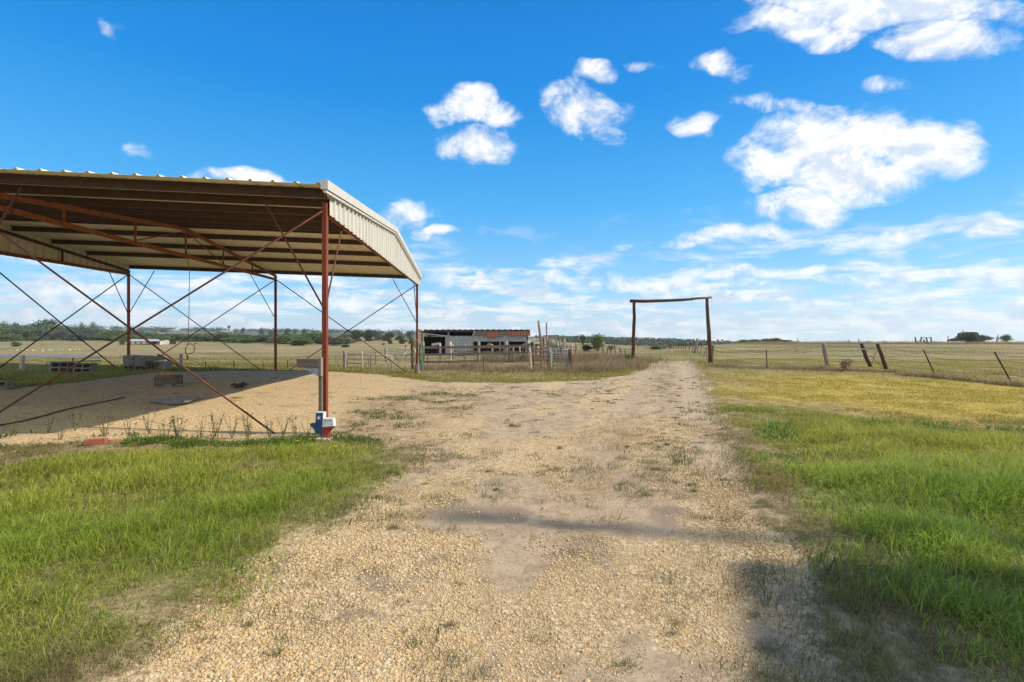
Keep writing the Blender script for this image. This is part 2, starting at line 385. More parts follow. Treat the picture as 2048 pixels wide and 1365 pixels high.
PAD = np.vstack([wpoly([(560, 880), (300, 882), (0, 888)]), [[-16, 8.6], [-26, 9], [-27, 15]], wpoly([(0, 780), (120, 768), (250, 752), (340, 744), (500, 741), (660, 743), (760, 750), (860, 766), (780, 790), (660, 850)])])
YEL = wpoly([(1425, 770), (1460, 750), (1600, 748), (2300, 775), (2500, 880), (1900, 862), (1640, 815), (1450, 800)])
TALL = np.vstack([wpoly([(1440, 815), (1600, 812), (1750, 840), (1930, 862), (2500, 890), (3200, 1000)]), [[6.5, 1.5], [2.4, 1.2]], wpoly([(1930, 1365), (1765, 1170), (1655, 1050), (1560, 950), (1475, 860)])])
LEFTG = np.vstack([wpoly([(0, 935), (110, 915), (260, 898), (420, 893), (560, 885), (700, 888), (800, 900), (790, 950), (640, 1060), (440, 1180), (250, 1290), (60, 1365)]), [[-3.5, 1.2], [-9, 2], [-14, 7.6]]])
BAREL = wpoly([(640, 860), (700, 800), (930, 780), (980, 800), (900, 860), (860, 900), (720, 910), (600, 900)])
def zones(x, y):
    n1 = fbm(x, y, 1.1, 31, 5)-.5; n2 = fbm(x, y, .35, 47, 4)-.5; n3 = fbm(x, y, 3.5, 61, 4)-.5
    rd = sdist(x, y, ROAD)
    road = sst(rd + n1*.9 + n3*.35, -.35, .35)
    pad = sst(sdist(x, y, PAD) + n1*.6, -.5, .6)
    yel = sst(sdist(x, y, YEL) + n2*4, -2.2, 2.8)
    tall = sst(sdist(x, y, TALL) + n1*1.0, -.35, .6)
    lg = sst(sdist(x, y, LEFTG) + n1*1.0, -.35, .7)
    return rd, road, pad, yel, tall, lg

def lane(x, y):
    u = (x-.31*y+.05*y*y/28*0)*.955; wob = (fbm(x*.3, y*.3, 1, 401, 2)-.5)*.5; u = u+wob
    tk = np.maximum(np.exp(-((u-.82)/.30)**2), np.exp(-((u+.82)/.32)**2))*sst(y, 3.0, 6.0)
    return tk, np.exp(-(u/.38)**2)*sst(y, 3.5, 6.0)
# ---------------------------------------------------------------- ground sheet
def build_ground():
    rr = np.concatenate([[0.02], np.geomspace(.6, 1700, 430)])
    aa = np.concatenate([np.linspace(-52, 52, 330), np.linspace(54, 306, 64)])
    aa = np.radians(aa)                       # measured from +Y toward +X
    Rr, Aa = np.meshgrid(rr, aa, indexing='ij')
    X = Rr*np.sin(Aa); Y = Rr*np.cos(Aa); Z = terr(X, Y)
    x = X.ravel(); y = Y.ravel(); z = Z.ravel().copy()
    rd, road, pad, yel, tall, lg = zones(x, y)
    near = 1-sst(np.hypot(x, y), 8, 20)
    # ruts and crown of the track
    z -= road*near*.02*sst(fbm(x, y, .8, 77, 3), .4, .7)
    z += (1-road)*near*.03
    n1 = fbm(x, y, .9, 91, 5); n2 = fbm(x, y, .22, 93, 4); n3 = fbm(x, y, .05, 95, 4)
    # stone cover of the road (where pebbles lie against fine sand), pad is all stone
    stone = np.clip(sst(fbm(x*.8, y*.45, 1.0, 101, 5), .42, .62)*.9+pad, 0, 1)
    tk, ctr = lane(x, y); stone = np.clip(stone-.55*tk*(1-pad), 0, 1)
    z -= tk*road*.025*sst(y, 1, 4)
    # dark damp patches
    dark = np.zeros_like(x)
    for (px, py, rx, ry) in [(1010, 1030, .55, .25), (1150, 1045, .5, .13), (780, 1150, .28, .22), (870, 1135, .2, .2), (690, 1230, .25, .1), (770, 1255, .12, .1), (610, 1335, .12, .06), (1150, 1165, .22, .25),
                             (1080, 1330, .1, .06), (1330, 960, .3, .7), (1180, 1100, .2, .3), (900, 1010, .3, .3), (1350, 1030, .25, .3), (1560, 1180, .25, .4)]:
        c = gp(px, py); d2 = ((x-c.x)/rx)**2+((y-c.y)/ry)**2
        dark = np.maximum(dark, np.exp(-d2*.8))
    dark = np.clip(dark*1.5*sst(fbm(x, y, 2.6, 111, 5), .30, .60), 0, 1)
    weedy = sst(fbm(x*1.0, y*.6, 1.6, 121, 5), .50, .68)
    weedy = np.clip(weedy*(1-.75*tk)+.8*ctr+.5*sst(y, 13, 26)*(1-pad)*(1-.6*tk), 0, 1.5)
    bl = sst(sdist(x, y, BAREL)+(n1-.5)*1.0, -.4, .5)
    pond = np.zeros_like(x)
    nr, na = len(rr), len(aa)
    idx = np.arange(nr*na).reshape(nr, na)
    a = idx[:-1, :]; b = idx[1:, :]
    f = np.stack([a, b, np.roll(b, -1, axis=1), np.roll(a, -1, axis=1)], -1).reshape(-1, 4)
    me = bpy.data.meshes.new('ground')
    me.vertices.add(len(x)); me.vertices.foreach_set('co', np.stack([x, y, z], 1).ravel())
    me.loops.add(f.size); me.loops.foreach_set('vertex_index', f.ravel().astype(np.int32))
    me.polygons.add(len(f)); me.polygons.foreach_set('loop_start', np.arange(0, f.size, 4, dtype=np.int32)); me.polygons.foreach_set('loop_total', np.full(len(f), 4, np.int32))
    me.polygons.foreach_set('use_smooth', np.ones(len(f), bool)); me.update(calc_edges=True); me.validate()
    def attr(nm, r, g, b_):
        A = me.color_attributes.new(nm, 'FLOAT_COLOR', 'POINT')
        A.data.foreach_set('color', np.stack([r, g, b_, np.ones_like(r)], 1).astype(np.float32).ravel())
    attr('zone', road, stone, pad); attr('veg', yel, np.maximum(tall, lg), np.clip(bl, 0, 1)); attr('stain', dark, weedy, n2)
    o = bpy.data.objects.new('ground', me); S.collection.objects.link(o); tag(o, 'tan gravel track and grass pasture running out to low hills', 'ground', kind='structure')
    m = bpy.data.materials.new('ground'); m.use_nodes = True; t = NT(m.node_tree); bs = t.n['Principled BSDF']
    pos = t.new('ShaderNodeNewGeometry').outputs['Position']
    def at_(nm):
        s = t.new('ShaderNodeSeparateColor'); t.l.new(t.new('ShaderNodeAttribute', attribute_name=nm).outputs['Color'], s.inputs[0]); return s.outputs
    zr, zs, zp = at_('zone'); vy, vt, vb = at_('veg'); sd, sw, sn = at_('stain')
    flat = t.vmath('MULTIPLY', pos, (1, 1, 0))
    nf = t.noise(flat, 9, 8, .65); nm_ = t.noise(flat, 1.3, 6, .6); nl = t.noise(flat, .12, 6, .6); nh = t.noise(flat, 42, 5, .7); nA = t.noise(flat, 3.5, 10, .78, .2); nA0 = t.math('SUBTRACT', nA, .5)
    # gravel: two voronoi stone sizes over sand
    def vor(sc, rnd=1):
        v = t.new('ShaderNodeTexVoronoi', feature='F1'); t.l.new(flat, v.inputs['Vector']); v.inputs['Scale'].default_value = sc; v.inputs['Randomness'].default_value = rnd; return v
    v1 = vor(52); v2 = vor(27)
    s1 = t.new('ShaderNodeSeparateColor'); t.l.new(v1.outputs['Color'], s1.inputs[0])
    s2 = t.new('ShaderNodeSeparateColor'); t.l.new(v2.outputs['Color'], s2.inputs[0])
    stones = lambda f: t.ramp(f, [(0, (.38, .26, .13)), (.25, (.52, .38, .20)), (.5, (.60, .46, .26)), (.75, (.64, .51, .32)), (.93, (.48, .33, .16)), (1, (.69, .60, .44))])
    g1 = t.mix(t.smooth(v1.outputs['Distance'], .45, .85), stones(s1.outputs[0]), (.30, .215, .125))
    g2 = t.mix(t.smooth(v2.outputs['Distance'], .45, .85), stones(s2.outputs[0]), (.30, .215, .125))
    grav = t.mix(t.smooth(s2.outputs[2], .55, .6), g1, g2)
    sand = t.ramp(nA, [(.30, (.17, .12, .075)), (.42, (.33, .245, .155)), (.54, (.45, .345, .225)), (.72, (.57, .455, .30))])
    sand = t.mix(t.math('MULTIPLY', t.smooth(nh, .52, .70), .7), sand, (.55, .41, .235))
    sand = t.mix(t.math('MULTIPLY', t.smooth(nh, .46, .32), .7), sand, (.20, .145, .095))
    fs = t.math('ADD', t.math('ADD', zs, t.math('MULTIPLY', nA0, 2.0)), t.math('MULTIPLY', zp, .6))
    rcol = t.mix(t.smooth(fs, .35, .75), sand, grav)
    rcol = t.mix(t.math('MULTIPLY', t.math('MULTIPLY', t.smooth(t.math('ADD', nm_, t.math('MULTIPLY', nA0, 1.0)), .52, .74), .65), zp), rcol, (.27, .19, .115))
    # brown thatch / weeds on the road
    weed = t.mix(nh, (.10, .085, .04), (.30, .235, .12))
    wf = t.math('MULTIPLY', t.smooth(t.math('ADD', t.math('MULTIPLY', sw, .38), t.math('MULTIPLY', nA0, 3.2)), .36, .62), t.math('SUBTRACT', 1.0, zp))
    rcol = t.mix(t.math('MULTIPLY', wf, .75), rcol, weed)
    rcol = t.mix(t.math('MULTIPLY', t.smooth(t.math('ADD', sd, t.math('ADD', t.math('MULTIPLY', t.math('SUBTRACT', nh, .5), 1.2), t.math('MULTIPLY', nA0, 2.0))), .35, .95), .55), rcol, (.17, .135, .10))
    thatch = t.mix(t.smooth(nA, .35, .65), (.20, .135, .07), (.52, .39, .23))
    rcol = t.mix(t.math('MULTIPLY', t.smooth(t.math('ADD', vb, t.math('MULTIPLY', nA0, 3.0)), .45, .95), .75), rcol, thatch)
    # grass soil
    grn = t.mix(t.smooth(nA, .35, .65), (.10, .11, .028), (.30, .29, .09))
    dry = t.mix(t.smooth(nA, .35, .65), (.13, .10, .05), (.42, .32, .18))
    gcol = t.mix(t.smooth(t.math('ADD', t.math('SUBTRACT', nm_, t.math('MULTIPLY', vt, .22)), t.math('MULTIPLY', nA0, 1.2)), .22, .48), grn, dry)
    yc = t.mix(t.smooth(nA, .35, .65), (.28, .21, .04), (.56, .40, .08)); yc = t.mix(t.math('MULTIPLY', t.smooth(nm_, .50, .68), .7), yc, (.29, .28, .06))
    gcol = t.mix(vy, gcol, yc)
    # pasture further out: big patches of green, straw and brown
    sepP = t.new('ShaderNodeSeparateXYZ'); t.l.new(pos, sepP.inputs[0]); py_ = sepP.outputs[1]
    fl2 = t.vmath('MULTIPLY', pos, (.35, 1, 0))
    nb = t.noise(fl2, .10, 7, .62, .4); nc = t.noise(fl2, .30, 6, .6, .2); nd = t.noise(t.vmath('MULTIPLY', pos, (.5, 1, 0)), 2.2, 5, .65)
    past = t.ramp(t.math('ADD', nb, t.math('MULTIPLY', t.math('SUBTRACT', nd, .5), .35)), [(.34, (.12, .14, .038)), (.43, (.22, .20, .07)), (.50, (.30, .245, .11)), (.57, (.26, .185, .10)), (.68, (.44, .36, .19))])
    past = t.mix(t.math('MULTIPLY', t.smooth(nc, .52, .70), .6), past, (.17, .125, .080))
    farb = t.smooth(py_, 19, 30)
    gcol = t.mix(farb, gcol, past)
    hills = t.ramp(t.noise(t.vmath('MULTIPLY', pos, (1, .5, 0)), .006, 5, .55, .5), [(.35, (.075, .105, .050)), (.48, (.12, .14, .065)), (.56, (.27, .20, .13)), (.66, (.14, .155, .07))])
    hills = t.mix(t.math('MULTIPLY', t.smooth(t.noise(t.vmath('MULTIPLY', pos, (1, .3, 0)), .03, 5, .6), .5, .62), .7), hills, (.055, .078, .045))
    gcol = t.mix(t.smooth(py_, 240, 420), gcol, hills)
    rf = t.math('ADD', zr, t.math('MULTIPLY', nA0, 2.2))
    fin = t.mix(t.smooth(rf, .3, .7), gcol, rcol)
    t.l.new(fin, bs.inputs['Base Color']); bs.inputs['Roughness'].default_value = .95; bs.inputs['Specular IOR Level'].default_value = .1
    hgt = t.math('MULTIPLY', t.math('SUBTRACT', 1.0, t.mix(t.smooth(s2.outputs[2], .55, .6), v1.outputs['Distance'], v2.outputs['Distance'])), zr)
    bp = t.new('ShaderNodeBump'); bp.inputs['Strength'].default_value = .55; bp.inputs['Distance'].default_value = .012
    t.l.new(t.math('ADD', t.math('MULTIPLY', hgt, t.smooth(fs, .2, .7)), t.math('MULTIPLY', nh, 1.1)), bp.inputs['Height']); t.l.new(bp.outputs[0], bs.inputs['Normal'])
    me.materials.append(m)
build_ground()

# ---------------------------------------------------------------- numpy mesh emitters
def emit(name, V, Fc, col, m, label, cat):
    me = bpy.data.meshes.new(name); k = Fc.shape[1]
    me.vertices.add(len(V)); me.vertices.foreach_set('co', V.astype(np.float32).ravel())
    me.loops.add(Fc.size); me.loops.foreach_set('vertex_index', Fc.astype(np.int32).ravel())
    me.polygons.add(len(Fc)); me.polygons.foreach_set('loop_start', np.arange(0, Fc.size, k, dtype=np.int32)); me.polygons.foreach_set('loop_total', np.full(len(Fc), k, np.int32))
    me.polygons.foreach_set('use_smooth', np.ones(len(Fc), bool))
    me.update(calc_edges=True)
    A = me.color_attributes.new('tint', 'FLOAT_COLOR', 'POINT')
    A.data.foreach_set('color', np.concatenate([col, np.ones((len(col), 1))], 1).astype(np.float32).ravel())
    me.materials.append(m)
    o = bpy.data.objects.new(name, me); S.collection.objects.link(o); tag(o, label, cat, kind='stuff'); return o
def blades(x, y, h, w, col, lean=.45, hdir=None):
    n = len(x); z = terr(x, y) + (1-zones(x, y)[1])*(1-sst(np.hypot(x, y), 8, 20))*.03 - .01
    th = rng.uniform(0, 2*np.pi, n); ld = rng.normal(0, 1.7, n)+fbm(x, y, 1.6, 301, 2)*12
    le = np.clip(rng.uniform(.15, 1.1, n)*lean, 0, 1.05)
    wx, wy = np.cos(th)*w/2, np.sin(th)*w/2
    lx = np.cos(ld)*le*h + .12*h; ly = np.sin(ld)*le*h
    h = h*.92
    B = np.stack([x, y, z], 1)
    W = np.stack([wx, wy, np.zeros(n)], 1)
    mid = B + np.stack([lx*.30, ly*.30, h*.58], 1)
    tip = B + np.stack([lx, ly, h*np.sqrt(np.maximum(1-le*le*.8, .15))], 1)
    V = np.stack([B-W, B+W, mid+W*.75, mid-W*.75, tip], 1).reshape(-1, 3)
    o = np.arange(n)*5
    F3 = np.concatenate([np.stack([o, o+1, o+2], 1), np.stack([o, o+2, o+3], 1), np.stack([o+3, o+2, o+4], 1)])
    c = np.repeat(col, 5, axis=0); c[0::5] *= .58; c[1::5] *= .58; c[4::5] *= 1.25  # shade between blades put into the tint: dark roots, lighter tips
    return V, F3, c
def pick(n, dmin, dmax, amin, amax, p=1.4):
    """random ground spots in a wedge, denser near the camera"""
    u = rng.random(n); q = 2-p
    d = (dmin**q + u*(dmax**q-dmin**q))**(1/q)
    a = rng.uniform(amin, amax, n)
    return a*d, d
def mixc(a, b, t): return a[None]*(1-t[:, None])+b[None]*t[:, None]
GR = np.array([.105, .185, .022]); GR2 = np.array([.20, .26, .045]); DRY = np.array([.42, .33, .17]); BRN = np.array([.24, .16, .085]); YG = np.array([.34, .30, .05]); DG = np.array([.05, .115, .022])
def build_grass():
    Vs, Fs, Cs = [], [], []; off = 0
    def push(V, Fc, c):
        nonlocal off
        Vs.append(V); Fs.append(Fc+off); Cs.append(c); off += len(V)
    def dressed(x, y, keep, hbase, hvar, w0, dryness, lean, green=GR, lite=GR2):
        m_ = rng.random(len(x)) < keep; x = x[m_]; y = y[m_]
        d = np.hypot(x, y); n = len(x)
        patch = fbm(x, y, 1.3, 201, 4); pt2 = fbm(x, y, .45, 207, 3)
        h = hbase*(1+hvar*(rng.random(n)-.5)*2)*(.55+.9*sst(patch, .3, .7)); h = h*(hscale(x, y) if hscale else 1)
        w = w0*np.clip(d/4, .8, 7)**.8*rng.uniform(.7, 1.3, n)
        g = mixc(green, lite, np.clip(rng.random(n)*.75+1.3*(pt2-.47), 0, 1))
        yd = sst(np.hypot(x, y), 5.0, 10.0)[:, None]*(.65 if green[1] > .24 else 0); g = g*(1-yd)+YG[None]*1.15*yd
        dr = (rng.random(n) < np.clip(dryness+(.5-patch)*1.2, 0, .95))
        dc = mixc(DRY, BRN, rng.random(n))
        c = np.where(dr[:, None], dc, g)*rng.uniform(.8, 1.2, n)[:, None]
        h = np.where(dr, h*.75, h)
        push(*blades(x, y, h, w, c, lean))
    hscale = None
    # 1 right side lush tall grass
    x, y = pick(480000, 1.6, 13, .18, 1.8, 1.4)
    t_ = zones(x, y)[4]
    t_ = t_*(1-.30*sst(y+.8*(fbm(x, y, .7, 281, 3)-.5)*4, 6.0, 9.5)); hscale = lambda x, y: (.5+.65*sst(sdist(x, y, TALL), 0, 1.8))*(1-.6*sst(y+(fbm(x, y, .6, 283, 3)-.5)*4, 4.5, 9.0))
    dressed(x, y, t_*.95, .23, .5, .0052, .14, 1.05, np.array([.19, .33, .028]), np.array([.54, .60, .11]))
    hscale = None
    # 2 left foreground grass
    x, y = pick(390000, 1.8, 10, -1.7, .02, 1.5)
    l_ = zones(x, y)[5]
    hscale = lambda x, y: .5+.6*sst(sdist(x, y, LEFTG), 0, 1.2)
    dressed(x, y, l_*.85, .105, .6, .0040, .20, 1.1, np.array([.22, .33, .026]), np.array([.56, .60, .10]))
    hscale = None
    hscale = None
    # seed stalks and broad leaves standing through the grass
    for (zi, a0, a1, n_, hh) in ((4, .18, 1.15, 5200, .34), (5, -1.25, .02, 3600, .22)):
        x, y = pick(n_, 1.8, 11, a0, a1, 1.2); z_ = zones(x, y)[zi]
        dressed(x, y, z_*sst(fbm(x, y, .9, 261, 3), .35, .6), hh, .35, .0030, .72, .6, np.array([.30, .30, .09]), np.array([.60, .52, .26]))
        x, y = pick(n_*5, 1.8, 9, a0, a1, 1.3); z_ = zones(x, y)[zi]
        dressed(x, y, z_*sst(fbm(x, y, 1.7, 271, 4), .54, .62), hh*.33, .5, .013, .04, 1.2, np.array([.10, .20, .03]), np.array([.24, .36, .07]))
    # 2b dead thatch under and beside the green
    x, y = pick(420000, 1.5, 11, -1.2, 1.1, 1.5)
    z_ = zones(x, y)
    e = (1-z_[1])*(1-.62*np.maximum(z_[4], z_[5]))*(1-z_[3])*sst(fbm(x, y, 4.0, 231, 3), .2, .6)
    dressed(x, y, e, .06, .6, .0036, .60, 1.2, np.array([.17, .19, .045]), np.array([.34, .32, .10]))
    # low broadleaf weeds between pad and grass
    x, y = pick(90000, 6, 9.5, -1.15, -.28, 1.0)
    z_ = zones(x, y); q = np.exp(-((z_[0]+.12)/.38)**2)*sst(fbm(x, y, 1.5, 241, 4), .46, .60)*(x < -2.2)
    dressed(x, y, q, .07, .5, .010, .05, .9, np.array([.07, .15, .025]), np.array([.19, .28, .05]))
    # 3 sparse short dead grass along road edges
    x, y = pick(200000, 1.5, 12, -1.1, 1.0, 1.5)
    z_ = zones(x, y); rd = z_[0]
    e = np.exp(-((rd+.1)/.75)**2)*(1-z_[2])*.8
    dressed(x, y, e*sst(fbm(x, y, 2.5, 221, 4), .30, .62), .045, .6, .0035, .72, 1.1, np.array([.10, .16, .04]), GR2)
    # 4 weed tufts on the road
    x, y = pick(190000, 1.8, 22, -.8, .62, 1.5)
    z_ = zones(x, y)
    tf = sst(fbm(x*1.0, y*.7, 3.2, 121, 4), .50, .66)*(.12+.88*sst(fbm(x, y, .5, 131, 3), .38, .6))
    dressed(x, y, z_[1]*(1-z_[2])*tf*.8, .045, .6, .0038, .45, 1.1, np.array([.08, .13, .045]), np.array([.17, .20, .07]))
    # separate little tufts rooted in the gravel
    cx, cy = pick(2600, 1.9, 20, -.75, .55, 1.3); q = zones(cx, cy); tk_, ct_ = lane(cx, cy); kk = (rng.random(2600) < q[1]*(1-.93*q[2])*(.16+.6*sst(fbm(cx, cy, .6, 251, 3), .38, .6)+.6*ct_)*(1-.8*tk_))
    cx = cx[kk]; cy = cy[kk]; kn = rng.random(len(cx)) < np.clip((cy-1.5)/4, .25, 1); cx = cx[kn]; cy = cy[kn]; m_ = rng.integers(12, 90, len(cx)); rad = np.repeat(rng.uniform(.012, .07, len(cx)), m_)
    for part in (0, 1):
        sel = np.repeat(rng.random(len(cx)) < (.45 if part == 0 else .55), m_) if part == 0 else ~sel
        x = np.repeat(cx, m_)[sel]+rng.normal(0, 1, sel.sum())*rad[sel]*1.5; y = np.repeat(cy, m_)[sel]+rng.normal(0, 1, sel.sum())*rad[sel]
        dressed(x, y, np.ones(len(x)), .034, .5, .0036, .20 if part == 0 else .85, 1.2, np.array([.15, .20, .06]), np.array([.28, .30, .11]))
    # bare/green patch by the signpost
    x, y = pick(50000, 6, 16, -.45, 0, 1.2)
    b_ = sst(sdist(x, y, BAREL), -.3, .4)*sst(fbm(x, y, 1.8, 141, 4), .52, .62)
    dressed(x, y, b_*.9, .05, .6, .004, .15, 1.0, np.array([.05, .12, .03]), np.array([.13, .2, .04]))
    # 5 mown yellow-green field on the right and verge up to the fence
    x, y = pick(260000, 5, 34, .2, 1.15, 1.0)
    z_ = zones(x, y)
    k = (1-z_[1])*(1-z_[4])
    dressed(x, y, k*.9, .045, .5, .0035, .30, .9, np.array([.36, .31, .04]), np.array([.58, .44, .07]))
    # 6 rim of the pad and verge in front of the corral
    x, y = pick(460000, 11.5, 36, -1.2, .3, 1.0)
    z_ = zones(x, y); rd = z_[0]
    rim = np.exp(-np.clip((-rd-.2), 0, 99)/np.where(x < -9, 3.5, 1.7))*(rd < .2)*(1-z_[1])
    dressed(x, y, rim, .085, .5, .0045, .30, .7, np.array([.24, .27, .045]), np.array([.42, .42, .10]))
    x, y = pick(160000, 20, 70, -1.1, 1.1, .9)
    z_ = zones(x, y)
    k = (1-z_[1])*sst(fbm(x*.4, y, .25, 151, 4), .42, .6)
    dressed(x, y, k*.8, .12, .6, .0045, .75, .8, np.array([.18, .20, .05]), np.array([.32, .29, .10]))
    # band of tall dead grass along the corral, gate and right fence
    for (pa, pb, wd, n, hh) in [((1140, 745), (1262, 735), 1.6, 5000, .35), ((1150, 722), (1262, 722), 3.0, 9000, .4), ((1425, 733), (1660, 742), .8, 3500, .17), ((1630, 741), (1800, 745), .4, 2500, .20),
                                ((850, 737), (1060, 742), 1.6, 7000, .25), ((1800, 750), (2048, 775), .4, 2500, .16), ((980, 722), (1060, 722), 2, 3000, .4), ((1480, 689), (2100, 689), 5, 14000, .38), ((1500, 687), (2100, 687), 6, 12000, .40)]:
        A = gp(*pa); B = gp(*pb); s = rng.random(n)
        x = A.x+(B.x-A.x)*s+rng.normal(0, wd*.35, n); y = A.y+(B.y-A.y)*s+rng.normal(0, wd*.5, n)
        dressed(x, y, np.ones(n), hh, .5, .004, .7, .5, np.array([.30, .23, .12]), np.array([.50, .38, .24]))
    V = np.concatenate(Vs); Fc = np.concatenate(Fs); C = np.concatenate(Cs)
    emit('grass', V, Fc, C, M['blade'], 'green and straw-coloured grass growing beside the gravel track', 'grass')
build_grass()

def build_pebbles():
    g = (1+5**.5)/2
    ico = np.array([(-1, g, 0), (1, g, 0), (-1, -g, 0), (1, -g, 0), (0, -1, g), (0, 1, g), (0, -1, -g), (0, 1, -g), (g, 0, -1), (g, 0, 1), (-g, 0, -1), (-g, 0, 1)], float); ico /= np.linalg.norm(ico[0])
    fc = np.array([(0, 11, 5), (0, 5, 1), (0, 1, 7), (0, 7, 10), (0, 10, 11), (1, 5, 9), (5, 11, 4), (11, 10, 2), (10, 7, 6), (7, 1, 8), (3, 9, 4), (3, 4, 2), (3, 2, 6), (3, 6, 8), (3, 8, 9), (4, 9, 5), (2, 4, 11), (6, 2, 10), (8, 6, 7), (9, 8, 1)])
    x, y = pick(430000, 1.9, 10, -1.0, .62, 1.85)
    z_ = zones(x, y)
    st = np.clip(sst(fbm(x*.8, y*.45, 1.0, 101, 5), .43, .62)+z_[2], 0, 1)
    cl = sst(fbm(x, y, 3.0, 161, 3), .25, .65)
    keep = rng.random(len(x)) < sst(z_[1], .5, 1)*(.03+.97*st)*(.15+.85*cl)
    x = x[keep]; y = y[keep]; n = len(x); z_ = zones(x, y)
    size = np.exp(rng.normal(math.log(.0043), .42, n))*(.8+.5*sst(fbm(x, y, .9, 171, 3), .4, .7)); size = np.clip(size, .0025, .015)
    sc = np.stack([size*rng.uniform(.85, 1.35, n), size*rng.uniform(.7, 1.1, n), size*rng.uniform(.45, .8, n)], 1)
    th = rng.uniform(0, 2*np.pi, n); ct, st_ = np.cos(th), np.sin(th)
    P = ico[None]*(1+rng.normal(0, .10, (n, 12, 1)))*sc[:, None]
    X = P[:, :, 0]*ct[:, None]-P[:, :, 1]*st_[:, None]+x[:, None]; Y = P[:, :, 0]*st_[:, None]+P[:, :, 1]*ct[:, None]+y[:, None]
    zg = terr(x, y) - z_[1]*(1-sst(np.hypot(x, y), 8, 20))*.02*sst(fbm(x, y, .8, 77, 3), .4, .7)
    Z = P[:, :, 2] + (zg+sc[:, 2]*.25)[:, None]
    V = np.stack([X, Y, Z], -1).reshape(-1, 3)
    Fc = (fc[None]+(np.arange(n)*12)[:, None, None]).reshape(-1, 3)
    pal = np.array([(.50, .33, .145), (.57, .41, .20), (.60, .455, .25), (.53, .38, .19), (.62, .50, .31), (.42, .29, .15), (.57, .40, .18), (.63, .53, .38), (.40, .31, .21)])
    c = pal[rng.choice(len(pal), n, p=[.14, .2, .19, .14, .11, .07, .08, .03, .04])]*rng.uniform(.92, 1.08, n)[:, None]
    emit('gravel_stones', V, Fc, np.repeat(c, 12, axis=0), M['pebble'], 'loose tan and yellow pebbles scattered over the track', 'gravel')
build_pebbles()

# ---------------------------------------------------------------- pond
def build_pond():
    zp = -.98; pts = [Vector(((p[0]-1024)/F*(CH-zp)*F/(p[1]-HY), (CH-zp)*F/(p[1]-HY), zp)) for p in [(-400, 719), (-200, 719), (0, 719), (80, 718), (180, 715), (215, 712.5), (150, 710.6), (0, 710), (-300, 709.5), (-400, 710)]]
    z = -1.0
    c = Vector((sum(p.x for p in pts)/len(pts), sum(p.y for p in pts)/len(pts), 0))
    mb = MB(); mb.add(pts, [tuple(range(len(pts)))])
    m = bpy.data.materials.new('pond_water'); m.use_nodes = True; t = NT(m.node_tree); b = t.n['Principled BSDF']
    b.inputs['Base Color'].default_value = (.17, .165, .18, 1); b.inputs['Roughness'].default_value = .6; b.inputs['Specular IOR Level'].default_value = .25
    bp = t.new('ShaderNodeBump'); bp.inputs['Strength'].default_value = .3; bp.inputs['Distance'].default_value = .05
    t.l.new(t.noise(t.new('ShaderNodeTexCoord').outputs['Object'], 1.5, 4), bp.inputs['Height']); t.l.new(bp.outputs[0], b.inputs['Normal'])
    o = mb.build('pond_water', m); tag(o, 'strip of grey stock pond in the pasture', 'water', kind='structure')
build_pond()

